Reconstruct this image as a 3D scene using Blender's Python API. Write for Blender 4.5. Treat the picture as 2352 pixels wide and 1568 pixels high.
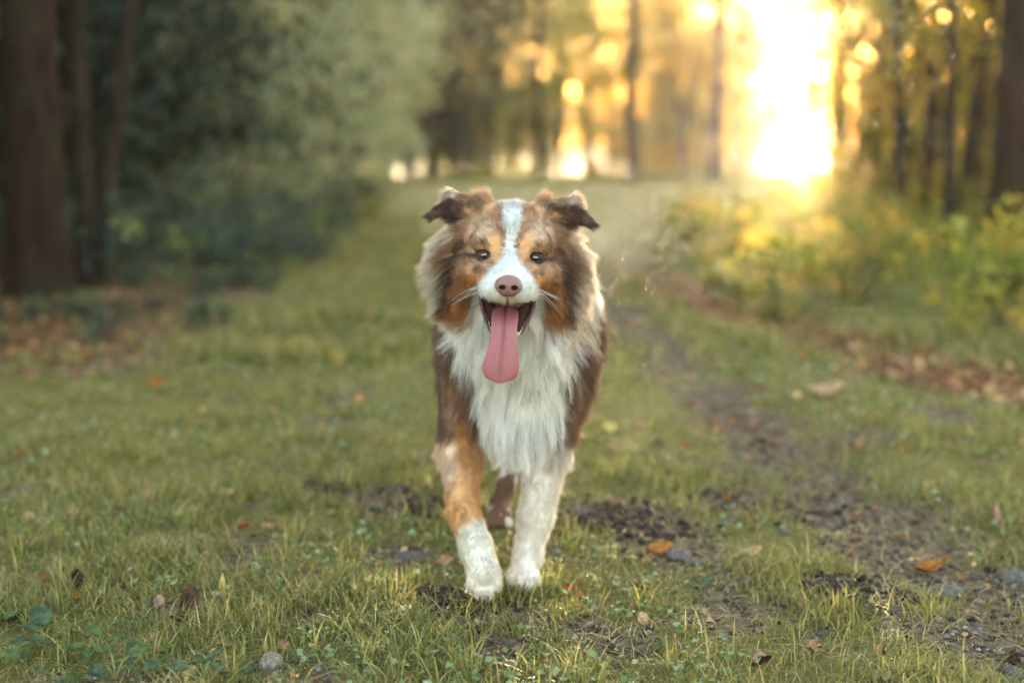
import bpy, math, random
import numpy as np
from math import radians, sin, cos, tan, pi

scene = bpy.context.scene
for _o in list(bpy.data.objects):
    bpy.data.objects.remove(_o)

# ------------------------------------------------------------------ camera
CAM_H = 0.70
HAZE_D = 0.0012
PITCH = radians(8.25)
cam_data = bpy.data.cameras.new("camera")
cam = bpy.data.objects.new("camera", cam_data)
scene.collection.objects.link(cam)
cam.location = (0.0, 0.0, CAM_H)
cam.rotation_euler = (radians(90) - PITCH, 0.0, 0.0)
cam_data.sensor_width = 36.0
cam_data.lens = 50.0
cam_data.clip_start = 0.05
cam_data.clip_end = 2000.0
cam_data.dof.use_dof = True
cam_data.dof.focus_distance = 1.955
cam_data.dof.aperture_fstop = 1.9
cam_data.dof.aperture_blades = 0
scene.camera = cam

# ------------------------------------------------------------------ sky, sun, exposure
SUN_ELEV = radians(2.9)
SUN_AZ = radians(11.0)            # to the right of straight ahead (+Y)
world = bpy.data.worlds.new("World")
scene.world = world
world.use_nodes = True
wn = world.node_tree
wn.nodes.clear()
w_out = wn.nodes.new("ShaderNodeOutputWorld")
w_bg = wn.nodes.new("ShaderNodeBackground")
w_sky = wn.nodes.new("ShaderNodeTexSky")
w_sky.sky_type = 'NISHITA'
w_sky.sun_disc = False
w_sky.sun_elevation = SUN_ELEV
w_sky.sun_rotation = SUN_AZ
w_sky.air_density = 1.0
w_sky.dust_density = 2.0
w_sky.ozone_density = 0.9
w_bg.inputs["Strength"].default_value = 0.15
wn.links.new(w_sky.outputs[0], w_bg.inputs["Color"])
wn.links.new(w_bg.outputs[0], w_out.inputs["Surface"])

sun_data = bpy.data.lights.new("sun", 'SUN')
sun_data.energy = 5.0
sun_data.angle = radians(0.5)
sun_data.color = (1.0, 0.80, 0.55)
sun = bpy.data.objects.new("sun", sun_data)
scene.collection.objects.link(sun)
sun.location = (6, 30, 12)
# light travels from the sun towards -direction
from mathutils import Vector
_sd = Vector((sin(SUN_AZ) * cos(SUN_ELEV), cos(SUN_AZ) * cos(SUN_ELEV), sin(SUN_ELEV)))
sun.rotation_euler = (-_sd).to_track_quat('-Z', 'Y').to_euler()

vs = scene.view_settings
vs.view_transform = 'Standard'
vs.look = 'None'
vs.exposure = 4.35
vs.gamma = 1.0
vs.use_curve_mapping = False

scene.cycles.use_denoising = True
scene.cycles.use_adaptive_sampling = True
scene.cycles.adaptive_threshold = 0.02
scene.cycles.use_light_tree = False
scene.cycles.max_bounces = 6
scene.cycles.diffuse_bounces = 3
scene.cycles.glossy_bounces = 2
scene.cycles.transmission_bounces = 4
scene.cycles.transparent_max_bounces = 8
scene.cycles.volume_bounces = 0
scene.cycles.caustics_reflective = False
scene.cycles.caustics_refractive = False
scene.cycles.sample_clamp_indirect = 8.0

# ------------------------------------------------------------------ helpers
FPX = 50.0 / 36.0 * 2352.0        # focal length in pixels of a 2352 px wide view

def at_y(px, py, y):
    """World point on the ray through view pixel (2352 x 1568) at world distance y."""
    ax = (px - 1176.0) / FPX
    az = (784.0 - py) / FPX
    dy = cos(PITCH) + az * sin(PITCH)
    dz = -sin(PITCH) + az * cos(PITCH)
    t = y / dy
    return (ax * t, y, CAM_H + dz * t)

def on_ground(px, py, z=0.0):
    """World point where the ray through the view pixel meets the height z."""
    ax = (px - 1176.0) / FPX
    az = (784.0 - py) / FPX
    dy = cos(PITCH) + az * sin(PITCH)
    dz = -sin(PITCH) + az * cos(PITCH)
    t = (z - CAM_H) / dz
    return (ax * t, dy * t, z)

def to_px(p):
    """World points (n,3) to view pixels (2352 x 1568), used to place coat markings."""
    p = np.asarray(p, dtype=np.float64)
    x, y, z = p[:, 0], p[:, 1], p[:, 2] - CAM_H
    depth = y * cos(PITCH) - z * sin(PITCH)
    up = y * sin(PITCH) + z * cos(PITCH)
    return 1176.0 + FPX * x / depth, 784.0 - FPX * up / depth

def srgb(r, g, b):
    c = np.array([r, g, b], dtype=np.float64) / 255.0
    return np.where(c <= 0.04045, c / 12.92, ((c + 0.055) / 1.055) ** 2.4)

def link(o, parent=None):
    scene.collection.objects.link(o)
    if parent is not None:
        o.parent = parent
    return o

def tag(o, label, cat, group=None):
    o["label"] = label
    o["category"] = cat
    if group:
        o["group"] = group
    return o

def empty(name, loc=(0, 0, 0), rz=0.0):
    o = bpy.data.objects.new(name, None)
    o.empty_display_size = 0.1
    o.location = loc
    o.rotation_euler = (0, 0, rz)
    return link(o)

def mesh_np(name, verts, faces, mat=None, smooth=True, cols=None, uvs=None):
    """Mesh from numpy vertices and an (n,3) or (n,4) face array."""
    verts = np.ascontiguousarray(verts, dtype=np.float32)
    faces = np.ascontiguousarray(faces, dtype=np.int32)
    n, k = faces.shape
    me = bpy.data.meshes.new(name)
    me.vertices.add(len(verts))
    me.vertices.foreach_set("co", verts.ravel())
    me.loops.add(n * k)
    me.loops.foreach_set("vertex_index", faces.ravel())
    me.polygons.add(n)
    me.polygons.foreach_set("loop_start", np.arange(0, n * k, k, dtype=np.int32))
    me.update(calc_edges=True)
    if smooth:
        me.polygons.foreach_set("use_smooth", np.ones(n, dtype=bool))
    if cols is not None:
        a = me.attributes.new("tint", 'FLOAT_COLOR', 'POINT')
        c4 = np.ones((len(verts), 4), dtype=np.float32)
        c4[:, :cols.shape[1]] = cols
        a.data.foreach_set("color", c4.ravel())
    if mat is not None:
        me.materials.append(mat)
    return me

def obj_np(name, verts, faces, mat=None, parent=None, **kw):
    return link(bpy.data.objects.new(name, mesh_np(name, verts, faces, mat, **kw)), parent)

def vnoise(p, scale, seed=0):
    """Smooth value noise, 0..1, at points (n,3)."""
    q = np.asarray(p, dtype=np.float64) * scale + seed * 17.31
    i = np.floor(q).astype(np.int64)
    f = q - i
    f = f * f * (3 - 2 * f)
    def h(a, b, c):
        n = (a * 73856093) ^ (b * 19349663) ^ (c * 83492791) ^ (seed * 2654435761)
        n = (n ^ (n >> 13)) * 1274126177 & 0x7fffffff
        return ((n ^ (n >> 16)) & 0xffff) / 65535.0
    r = 0.0
    for dx in (0, 1):
        for dy in (0, 1):
            for dz in (0, 1):
                w = (f[:, 0] if dx else 1 - f[:, 0]) * (f[:, 1] if dy else 1 - f[:, 1]) * (f[:, 2] if dz else 1 - f[:, 2])
                r = r + w * h(i[:, 0] + dx, i[:, 1] + dy, i[:, 2] + dz)
    return r

def fbm(p, scale, seed=0, octaves=3):
    r, a, tot = 0.0, 1.0, 0.0
    for o in range(octaves):
        r = r + a * vnoise(p, scale * 2 ** o, seed + o)
        tot += a
        a *= 0.5
    return r / tot

class Nodes:
    """Small wrapper to write node materials briefly."""
    def __init__(self, name):
        self.mat = bpy.data.materials.new(name)
        self.mat.use_nodes = True
        self.t = self.mat.node_tree
        self.t.nodes.clear()
        self.out = self.t.nodes.new("ShaderNodeOutputMaterial")
    def n(self, kind, **kw):
        nd = self.t.nodes.new(kind)
        for k, v in kw.items():
            if hasattr(nd, k):
                setattr(nd, k, v)
            else:
                self.set(nd, k, v)
        return nd
    def set(self, nd, key, v):
        s = nd.inputs[key.replace("_", " ")] if isinstance(key, str) and key.replace("_", " ") in nd.inputs else nd.inputs[key]
        if hasattr(v, "is_linked") or isinstance(v, bpy.types.NodeSocket):
            self.t.links.new(v, s)
        else:
            s.default_value = v
    def l(self, a, b):
        self.t.links.new(a, b)
    def noise(self, scale, detail=3.0, rough=0.55, vec=None):
        nd = self.n("ShaderNodeTexNoise")
        nd.inputs["Scale"].default_value = scale
        nd.inputs["Detail"].default_value = detail
        nd.inputs["Roughness"].default_value = rough
        if vec is not None:
            self.l(vec, nd.inputs["Vector"])
        return nd.outputs[0]
    def ramp(self, fac, stops):
        nd = self.n("ShaderNodeValToRGB")
        cr = nd.color_ramp
        while len(cr.elements) < len(stops):
            cr.elements.new(0.5)
        for e, (p, c) in zip(cr.elements, stops):
            e.position = p
            e.color = (*c, 1.0)
        self.l(fac, nd.inputs[0])
        return nd.outputs[0]
    def mix(self, fac, a, b, mode='MIX'):
        nd = self.n("ShaderNodeMix", data_type='RGBA', blend_type=mode)
        for idx, v in ((0, fac), (6, a), (7, b)):
            if isinstance(v, bpy.types.NodeSocket):
                self.l(v, nd.inputs[idx])
            elif idx == 0:
                nd.inputs[0].default_value = v
            else:
                nd.inputs[idx].default_value = (*v, 1.0)
        return nd.outputs[2]
    def attr(self, name):
        return self.n("ShaderNodeAttribute", attribute_name=name)
    def surface(self, sh):
        self.l(sh, self.out.inputs["Surface"])
        return self.mat

def principled(N, color, rough=0.8, spec=0.3, bump=None, bump_d=0.01, bump_s=0.5, **kw):
    b = N.n("ShaderNodeBsdfPrincipled")
    if isinstance(color, bpy.types.NodeSocket):
        N.l(color, b.inputs["Base Color"])
    else:
        b.inputs["Base Color"].default_value = (*color, 1.0)
    if isinstance(rough, bpy.types.NodeSocket):
        N.l(rough, b.inputs["Roughness"])
    else:
        b.inputs["Roughness"].default_value = rough
    b.inputs["Specular IOR Level"].default_value = spec
    for k, v in kw.items():
        b.inputs[k.replace("_", " ")].default_value = v
    if bump is not None:
        bn = N.n("ShaderNodeBump")
        bn.inputs["Distance"].default_value = bump_d
        bn.inputs["Strength"].default_value = bump_s
        N.l(bump, bn.inputs["Height"])
        N.l(bn.outputs[0], b.inputs["Normal"])
    return b

def ground_z(x, y):
    """Height of the forest floor: almost level, with gentle ruts and bumps."""
    x = np.asarray(x, dtype=np.float64); y = np.asarray(y, dtype=np.float64)
    p = np.stack([x.ravel(), y.ravel(), np.zeros(x.size)], axis=1)
    z = (fbm(p, 1.3, 5, 2) - 0.5) * 0.035 + (fbm(p, 6.0, 8, 2) - 0.5) * 0.022
    z = z.reshape(x.shape)
    near = np.clip((y - 12.0) / 30.0, 0, 1)
    z = z + near * (fbm(p, 0.12, 11, 2).reshape(x.shape) - 0.5) * 0.5
    return z
# ================================================================== ground
def poly_dist(x, y, pts):
    d = np.full(np.shape(x), 1e9)
    for (ax_, ay_), (bx_, by_) in zip(pts[:-1], pts[1:]):
        ex, ey = bx_ - ax_, by_ - ay_
        t = np.clip(((x - ax_) * ex + (y - ay_) * ey) / (ex * ex + ey * ey), 0, 1)
        d = np.minimum(d, np.hypot(x - ax_ - t * ex, y - ay_ - t * ey))
    return d

def smooth(a, b, x):
    t = np.clip((x - a) / (b - a), 0, 1)
    return t * t * (3 - 2 * t)

RUT_A = [on_ground(*p)[:2] for p in ((2500, 1480), (2300, 1330), (2100, 1215), (1900, 1100), (1750, 985), (1620, 870), (1510, 795), (1425, 735), (1385, 650), (1330, 560), (1200, 480), (1050, 445))]
RUT_B = [on_ground(*p)[:2] for p in ((2700, 960), (2352, 890), (2100, 838), (1900, 785), (1700, 715), (1560, 658), (1450, 615), (1380, 545), (1300, 480), (1150, 440))]
PATCHES = [(on_ground(px, py)[:2], r) for px, py, r in
           ((880, 1150, .10), (960, 1165, .07), (740, 1130, .05), (1420, 1175, .11), (1500, 1200, .11), (1380, 1190, .06),
            (1060, 1395, .07), (1010, 1370, .05), (40, 1130, .05), (590, 1165, .035), (2000, 1350, .08), (1930, 1340, .06),  # dark patch under the reaching paw stands in for its shadow
            (2250, 1450, .12), (1560, 1265, .07), (930, 1270, .07), (1700, 1130, .09), (1850, 1150, .09), (420, 1400, .05),
            (1150, 1480, .05), (700, 1430, .04), (1350, 1440, .05), (1620, 1260, .06), (2180, 1310, .10), (2000, 1250, .10))]

def bare(x, y):
    """How bare the ground is: 1 on the worn ruts and soil patches, and under the paw for its shadow, 0 in full grass."""
    x = np.asarray(x, float); y = np.asarray(y, float)
    p = np.stack([x.ravel(), y.ravel(), np.zeros(x.size)], 1)
    n1 = fbm(p, 3.2, 31, 3).reshape(x.shape) - .5
    n2 = fbm(p, 14.0, 37, 2).reshape(x.shape) - .5
    a = 1 - smooth(.05, .24, poly_dist(x, y, RUT_A) + n1 * .22 + n2 * .12)
    b = 1 - smooth(.05, .30, poly_dist(x, y, RUT_B) + n1 * .25 + n2 * .10)
    m = np.maximum(a * .95 * smooth(-.29, -.03, n1 + n2 * .4), b)
    for (cx, cy), r in PATCHES:
        m = np.maximum(m, .95 * (1 - smooth(.6, 1.25, np.hypot(x - cx, (y - cy) * .75) / r + n2 * 1.1)))
    m = np.maximum(m, smooth(.08, .24, n1 + n2 * .45) * .8)
    w = np.interp(y, [6, 11, 19], [0.0, 1.2, 2.8])
    mid = np.interp(y, [6, 9, 12, 18, 24], [.55, .35, .25, .4, .6])
    far = (1 - smooth(.55, 1.1, np.abs(x - mid + n1 * 1.2) / np.maximum(w, .01))) * smooth(6.5, 10, y) * (1 - smooth(20, 24, y))
    m = np.maximum(m, far * .85)
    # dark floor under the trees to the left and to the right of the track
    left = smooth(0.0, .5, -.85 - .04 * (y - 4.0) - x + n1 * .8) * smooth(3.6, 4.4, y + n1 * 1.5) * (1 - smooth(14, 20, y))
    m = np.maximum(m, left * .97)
    return m

def terrain_z(x, y):
    z = ground_z(x, y)
    x = np.asarray(x, float); y = np.asarray(y, float)
    ra = np.minimum(poly_dist(x, y, RUT_A), poly_dist(x, y, RUT_B))
    z = z - .018 * (1 - smooth(.05, .3, ra)) * (1 - smooth(8, 14, y))
    p = np.stack([x.ravel(), y.ravel(), np.zeros(x.size)], 1)
    z = z + (fbm(p, 38.0, 44, 2).reshape(x.shape) - .5) * .020 * (1 - smooth(4, 9, y)) * bare(x, y)
    # the land falls away beyond the opening on the right
    fall = smooth(23, 95, y) * smooth(-.5, .1, (x - 1.0) / np.maximum(y, 1) )
    z = z - 7.0 * fall
    # a low bank on the left
    z = z + .22 * smooth(.2, 2.2, -1.5 - .06 * y - x) * smooth(3.5, 6.0, y)
    return z

def graded(a, b, near, step0, grow):
    out = [near]
    st = step0
    while out[-1] < b:
        out.append(out[-1] + st); st *= grow
    st = step0
    lo = [near]
    while lo[-1] > a:
        lo.append(lo[-1] - st); st *= grow
    return np.array(sorted(set(lo[1:] + out)))

gx = graded(-700, 700, 0.15, .016, 1.024)
gy = graded(-60, 900, 2.3, .016, 1.021)
GX, GY = np.meshgrid(gx, gy, indexing='ij')
GZ = terrain_z(GX, GY)
gv = np.stack([GX.ravel(), GY.ravel(), GZ.ravel()], 1)
ii = np.arange(len(gx) * len(gy)).reshape(len(gx), len(gy))
gf = np.stack([ii[:-1, :-1].ravel(), ii[1:, :-1].ravel(), ii[1:, 1:].ravel(), ii[:-1, 1:].ravel()], 1)
gb = bare(GX, GY).ravel()
tint = np.zeros((len(gv), 3))
tint[:, 0] = gb
# warm leaf litter on the outer rut and under the trees
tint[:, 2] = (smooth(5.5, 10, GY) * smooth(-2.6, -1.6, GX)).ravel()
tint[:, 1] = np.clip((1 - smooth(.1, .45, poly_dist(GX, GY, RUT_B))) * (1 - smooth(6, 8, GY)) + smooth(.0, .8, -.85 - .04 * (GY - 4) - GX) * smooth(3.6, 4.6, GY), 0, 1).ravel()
N = Nodes("forest_ground")
at = N.attr("tint")
sep = N.n("ShaderNodeSeparateColor"); N.l(at.outputs["Color"], sep.inputs[0])
geo = N.n("ShaderNodeNewGeometry")
n_f = N.noise(60, 5, .65, geo.outputs["Position"])
n_c = N.noise(7, 4, .6, geo.outputs["Position"])
soil = N.ramp(n_f, [(.25, tuple(srgb(48, 38, 33))), (.5, tuple(srgb(94, 79, 67))), (.74, tuple(srgb(144, 127, 108)))])
litter = N.ramp(n_f, [(.25, tuple(srgb(58, 38, 28))), (.55, tuple(srgb(120, 82, 54))), (.75, tuple(srgb(160, 116, 78)))])
turf = N.ramp(n_f, [(.25, tuple(srgb(58, 52, 28))), (.55, tuple(srgb(106, 98, 50))), (.75, tuple(srgb(148, 128, 78)))])
turf2 = N.mix(n_c, turf, tuple(srgb(112, 106, 58)))
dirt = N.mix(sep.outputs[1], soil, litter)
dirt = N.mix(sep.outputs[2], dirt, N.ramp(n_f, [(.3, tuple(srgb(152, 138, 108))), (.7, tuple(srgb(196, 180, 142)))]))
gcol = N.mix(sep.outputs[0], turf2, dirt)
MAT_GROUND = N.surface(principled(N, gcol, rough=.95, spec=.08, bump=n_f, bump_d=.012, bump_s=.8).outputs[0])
ground = obj_np("ground", gv, gf, MAT_GROUND, cols=tint)
ground["kind"] = "structure"

# ================================================================== grass and small ground cover
def sample_view(n, y0, y1, rng, margin=.12, power=1.0):
    """Random ground points inside the widened field of view, density falling with distance."""
    u = rng.random(n) ** power
    y = y0 * (y1 / y0) ** u
    half = .36 * y * (1 + margin) + .12
    x = (rng.random(n) * 2 - 1) * half
    return x, y

def leaf_mat(name, gain=1.0, trans=.35, rough=.5, rand=.0, tcol=(1.0, 1.0, .55)):
    N = Nodes(name)
    at = N.attr("tint")
    c = at.outputs["Color"]
    if rand > 0:
        oi = N.n("ShaderNodeObjectInfo")
        hs = N.n("ShaderNodeHueSaturation")
        mr = N.n("ShaderNodeMapRange"); N.l(oi.outputs["Random"], mr.inputs[0])
        mr.inputs[3].default_value = 1 - rand; mr.inputs[4].default_value = 1 + rand
        N.l(mr.outputs[0], hs.inputs["Value"]); N.l(c, hs.inputs["Color"])
        c = hs.outputs[0]
    b = principled(N, c, rough=rough, spec=.35)
    t = N.n("ShaderNodeBsdfTranslucent")
    N.l(N.mix(1.0, c, tcol, 'MULTIPLY'), t.inputs[0])
    m = N.n("ShaderNodeMixShader"); m.inputs[0].default_value = trans
    N.l(b.outputs[0], m.inputs[1]); N.l(t.outputs[0], m.inputs[2])
    return N.surface(m.outputs[0])

MAT_GRASS = leaf_mat("grass_blade", trans=.40, rough=.55, tcol=(1.05, 1.1, .6))
MAT_COVER = leaf_mat("ground_cover_leaf", trans=.25, rough=.75)
G_COLS = np.array([srgb(104, 108, 54), srgb(128, 128, 66), srgb(148, 141, 82), srgb(180, 163, 108), srgb(192, 168, 122), srgb(88, 98, 60)])
G_PROB = np.array([.20, .27, .24, .14, .09, .06])

def blades(x, y, hgt, wid, rng, seg=3, lean=.6, cols=None):
    n = len(x)
    z = terrain_z(x, y) - .004
    th = rng.random(n) * 2 * pi
    ln = np.abs(rng.normal(lean, .28, n))
    dx, dy = np.cos(th), np.sin(th)
    fa = th + pi / 2 + rng.normal(0, .5, n)
    wx, wy = np.cos(fa), np.sin(fa)
    V_ = []
    for k in range(seg + 1):
        t = k / seg
        cx = x + dx * hgt * ln * t * t
        cy = y + dy * hgt * ln * t * t
        cz = z + hgt * (t - .32 * ln * t * t)
        w = wid * (1 - t) ** .7 * .5
        if k < seg:
            V_.append(np.stack([cx - wx * w, cy - wy * w, cz], 1))
            V_.append(np.stack([cx + wx * w, cy + wy * w, cz], 1))
        else:
            V_.append(np.stack([cx, cy, cz], 1))
    m = 2 * seg + 1
    V_ = np.stack(V_, 1).reshape(-1, 3)
    base = (np.arange(n) * m)[:, None]
    T = []
    for k in range(seg - 1):
        T += [base + [2 * k, 2 * k + 1, 2 * k + 3], base + [2 * k, 2 * k + 3, 2 * k + 2]]
    k = seg - 1
    T.append(base + [2 * k, 2 * k + 1, 2 * k + 2])
    T = np.stack(T, 1).reshape(-1, 3)
    if cols is None:
        ci = rng.choice(len(G_COLS), n, p=G_PROB)
        cols = G_COLS[ci] * rng.uniform(.5, 1.2, (n, 1))
    C_ = np.repeat(cols, m, axis=0)
    return V_, T, C_

def join(parts):
    vs_, ts_, cs_, off = [], [], [], 0
    for v, t, c in parts:
        vs_.append(v); ts_.append(t + off); cs_.append(c); off += len(v)
    return np.concatenate(vs_), np.concatenate(ts_), np.concatenate(cs_)

def keep_grass(x, y, rng, floor=.03, strength=1.0):
    b = bare(x, y)
    p = np.stack([x, y, np.zeros_like(x)], 1)
    pat = smooth(.30, .62, fbm(p, 7.0, 77, 2))
    return rng.random(len(x)) < np.maximum(floor, (1 - b * strength) * (.14 + .86 * pat))

grng = np.random.default_rng(11)
parts = []
# near turf
x, y = sample_view(185000, 1.62, 4.6, grng)
k = keep_grass(x, y, grng); x, y = x[k], y[k]
p = np.stack([x, y, np.zeros_like(x)], 1)
tuft = fbm(p, 4.5, 90, 3)
h = grng.uniform(.012, .034, len(x)) * (.6 + 1.1 * smooth(.35, .75, tuft))
parts.append(blades(x, y, h, grng.uniform(.0016, .0034, len(x)), grng, 3, .75))
# taller tufts among it
tx, ty = sample_view(520, 1.65, 4.8, grng)
kk = bare(tx, ty) < .55; tx, ty = tx[kk], ty[kk]
ex_px = [(60, 930), (130, 940), (200, 900), (300, 930), (410, 900), (480, 905), (40, 880), (700, 1400), (780, 1470), (1280, 1400), (1480, 1370), (1540, 1400), (1900, 1420), (1240, 1360), (1190, 1380), (1150, 1366), (1175, 1362), (1205, 1360), (1228, 1358), (1130, 1400), (1255, 1345), (1090, 1410), (1060, 1420), (1165, 1352), (1188, 1350), (1200, 1352), (1215, 1350), (1232, 1350), (1180, 1370), (1145, 1380), (1215, 1372), (1250, 1366), (1270, 1352), (2000, 960), (1850, 1000), (2100, 1000)]
ex = np.array([on_ground(*q)[:2] for q in ex_px])
tx = np.concatenate([tx, ex[:, 0]]); ty = np.concatenate([ty, ex[:, 1]])
nb = 16
bx = np.repeat(tx, nb) + grng.normal(0, .016, len(tx) * nb); by = np.repeat(ty, nb) + grng.normal(0, .016, len(tx) * nb)
parts.append(blades(bx, by, grng.uniform(.03, .072, len(bx)), grng.uniform(.002, .0038, len(bx)), grng, 3, .6))
# dead straw lying about
x, y = sample_view(14000, 1.62, 4.5, grng)
straw = np.array([srgb(196, 176, 128), srgb(170, 140, 96), srgb(150, 116, 84)])[grng.integers(0, 3, len(x))]
parts.append(blades(x, y, grng.uniform(.012, .04, len(x)), grng.uniform(.0014, .003, len(x)), grng, 2, 2.2, straw))
v, t, c = join(parts)
o = obj_np("grass", v, t, MAT_GRASS, cols=c); o["kind"] = "stuff"
o["label"] = "short green turf grass around the dog"
# mid and far turf
parts = []
x, y = sample_view(120000, 4.3, 12, grng)
k = keep_grass(x, y, grng, .04); x, y = x[k], y[k]
p = np.stack([x, y, np.zeros_like(x)], 1)
h = grng.uniform(.03, .07, len(x)) * (.6 + 1.0 * smooth(.3, .75, fbm(p, 2.2, 92, 3)))
parts.append(blades(x, y, h, grng.uniform(.005, .010, len(x)), grng, 2, .7))
x, y = sample_view(60000, 11.5, 42, grng)
k = keep_grass(x, y, grng, .08); x, y = x[k], y[k]
p = np.stack([x, y, np.zeros_like(x)], 1)
h = grng.uniform(.05, .14, len(x)) * (.5 + 1.1 * smooth(.3, .75, fbm(p, .9, 93, 3)))
fc = np.array([srgb(150, 152, 88), srgb(172, 164, 104), srgb(128, 140, 72)])[grng.integers(0, 3, len(x))] * grng.uniform(.8, 1.15, (len(x), 1))
parts.append(blades(x, y, h, grng.uniform(.012, .03, len(x)), grng, 2, .7, fc))
v, t, c = join(parts)
o = obj_np("meadow_grass", v, t, MAT_GRASS, cols=c); o["kind"] = "stuff"
o["label"] = "soft grass of the forest track behind the dog"

def flat_leaves(x, y, size, rng, z_off, cols, tilt=.45, aspect=.8):
    n = len(x)
    z = terrain_z(x, y) + z_off
    th = rng.random(n) * 2 * pi
    ux = np.stack([np.cos(th), np.sin(th), rng.normal(0, tilt, n)], 1)
    ux /= np.linalg.norm(ux, axis=1, keepdims=True)
    nn = np.stack([rng.normal(0, tilt, n), rng.normal(0, tilt, n), np.ones(n)], 1)
    w = np.cross(nn, ux); w /= np.linalg.norm(w, axis=1, keepdims=True)
    nn = np.cross(ux, w)
    C0 = np.stack([x, y, z], 1); s = size[:, None]
    a = aspect * .5
    cup = rng.uniform(.05, .28, n)[:, None]
    P = [C0, C0 + ux * s * .35 + w * s * a + nn * s * cup, C0 + ux * s, C0 + ux * s * .35 - w * s * a + nn * s * cup, C0 + ux * s * .45]
    V_ = np.stack(P, 1).reshape(-1, 3)
    b = (np.arange(n) * 5)[:, None]
    T = np.stack([b + [0, 4, 1], b + [4, 2, 1], b + [0, 3, 4], b + [4, 3, 2]], 1).reshape(-1, 3)
    return V_, T, np.repeat(cols, 5, axis=0)

# clover and other small round leaves between the blades
parts = []
x, y = sample_view(17000, 1.62, 8.0, grng)
p = np.stack([x, y, np.zeros_like(x)], 1)
f_ = fbm(p, 3.0, 101, 3) + .10 * smooth(.2, -.8, x)
k = (f_ > .53) & (bare(x, y) < .6); x, y = x[k], y[k]
cc = np.array([srgb(112, 128, 82), srgb(130, 144, 102), srgb(100, 114, 62), srgb(146, 156, 124)])[grng.integers(0, 4, len(x))] * grng.uniform(.8, 1.15, (len(x), 1))
sz = grng.uniform(.006, .014, len(x)) * (1 + .10 * np.maximum(y - 2, 0))
parts.append(flat_leaves(x, y, sz, grng, grng.uniform(.004, .022, len(x)), cc, .35, 1.0))
v, t, c = join(parts)
o = obj_np("clover", v, t, MAT_COVER, cols=c); o["kind"] = "stuff"
o["label"] = "small bluish clover leaves in the turf"

# brown leaf litter on the outer rut and beneath the trees
MAT_LITTER = leaf_mat("dry_leaf_litter", trans=.2, rough=.7, tcol=(1.2, .9, .5))
L_COLS = np.array([srgb(150, 104, 66), srgb(176, 128, 84), srgb(110, 72, 50), srgb(194, 156, 112), srgb(86, 56, 44), srgb(150, 92, 70)])
x, y = sample_view(60000, 1.62, 16, grng)
lit = np.maximum((1 - smooth(.05, .38, poly_dist(x, y, RUT_B))) * smooth(3.0, 3.6, y) * (1 - smooth(7, 9, y)), smooth(.0, .8, -.85 - .04 * (y - 4) - x) * smooth(3.6, 4.6, y) * .35)
lit = np.maximum(lit, (1 - smooth(.04, .25, poly_dist(x, y, RUT_A))) * .07 * (1 - smooth(5, 7, y)))
lit = np.maximum(lit, .008)
k = grng.random(len(x)) < lit; x, y = x[k], y[k]
sz = grng.uniform(.018, .045, len(x)) * np.where(y < 3.0, .45, 1)
v, t, c = flat_leaves(x, y, sz, grng, grng.uniform(.003, .02, len(x)), L_COLS[grng.integers(0, 6, len(x))] * grng.uniform(.75, 1.15, (len(x), 1)), .4, .65)
o = obj_np("leaf_litter", v, t, MAT_LITTER, cols=c); o["kind"] = "stuff"
o["label"] = "brown fallen leaves heaped along the outer wheel rut"

# crumbs of soil and gravel
def crumbs(x, y, r, rng, cols):
    n = len(x)
    z = terrain_z(x, y)
    base = np.array([(1, 0, 0), (-1, 0, 0), (0, 1, 0), (0, -1, 0), (0, 0, 1), (0, 0, -1)], float)
    sc_ = rng.uniform(.6, 1.3, (n, 6, 1)) * np.array([1, 1, .6])
    V_ = (base[None] * sc_ * r[:, None, None])
    th = rng.random(n) * 2 * pi
    ca, sa = np.cos(th)[:, None], np.sin(th)[:, None]
    V_ = np.stack([V_[..., 0] * ca - V_[..., 1] * sa, V_[..., 0] * sa + V_[..., 1] * ca, V_[..., 2]], -1)
    V_ += np.stack([x, y, z + r * .2], 1)[:, None]
    b = (np.arange(n) * 6)[:, None]
    T = np.stack([b + q for q in ([0, 2, 4], [2, 1, 4], [1, 3, 4], [3, 0, 4], [2, 0, 5], [1, 2, 5], [3, 1, 5], [0, 3, 5])], 1).reshape(-1, 3)
    return V_.reshape(-1, 3), T, np.repeat(cols, 6, axis=0)
x, y = sample_view(26000, 1.62, 6.0, grng)
k = grng.random(len(x)) < bare(x, y) ** 2; x, y = x[k], y[k]
clod = np.concatenate([np.stack([grng.normal(cx, r * .55, 60), grng.normal(cy, r * .6, 60)], 1) for (cx, cy), r in PATCHES[:8] + PATCHES[10:12] + PATCHES[15:17]])  # dark clods, also over the patch drawn as paw shadow
cr = np.array([srgb(62, 50, 45), srgb(92, 78, 68), srgb(118, 106, 96), srgb(142, 134, 126)])[grng.choice(4, len(x), p=[.42, .33, .17, .08])] * grng.uniform(.8, 1.15, (len(x), 1))
v, t, c = join([crumbs(x, y, grng.uniform(.002, .0085, len(x)), grng, cr), crumbs(clod[:, 0], clod[:, 1], grng.uniform(.004, .015, len(clod)), grng, np.tile(srgb(54, 42, 38), (len(clod), 1)) * grng.uniform(.6, 1.5, (len(clod), 1)))])
N = Nodes("soil_crumb")
at = N.attr("tint")
MAT_CRUMB = N.surface(principled(N, at.outputs["Color"], rough=.9, spec=.15).outputs[0])
o = obj_np("gravel", v, t, MAT_CRUMB, smooth=False, cols=c); o["kind"] = "stuff"
o["label"] = "crumbs of soil and gravel on the worn ruts"

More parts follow.
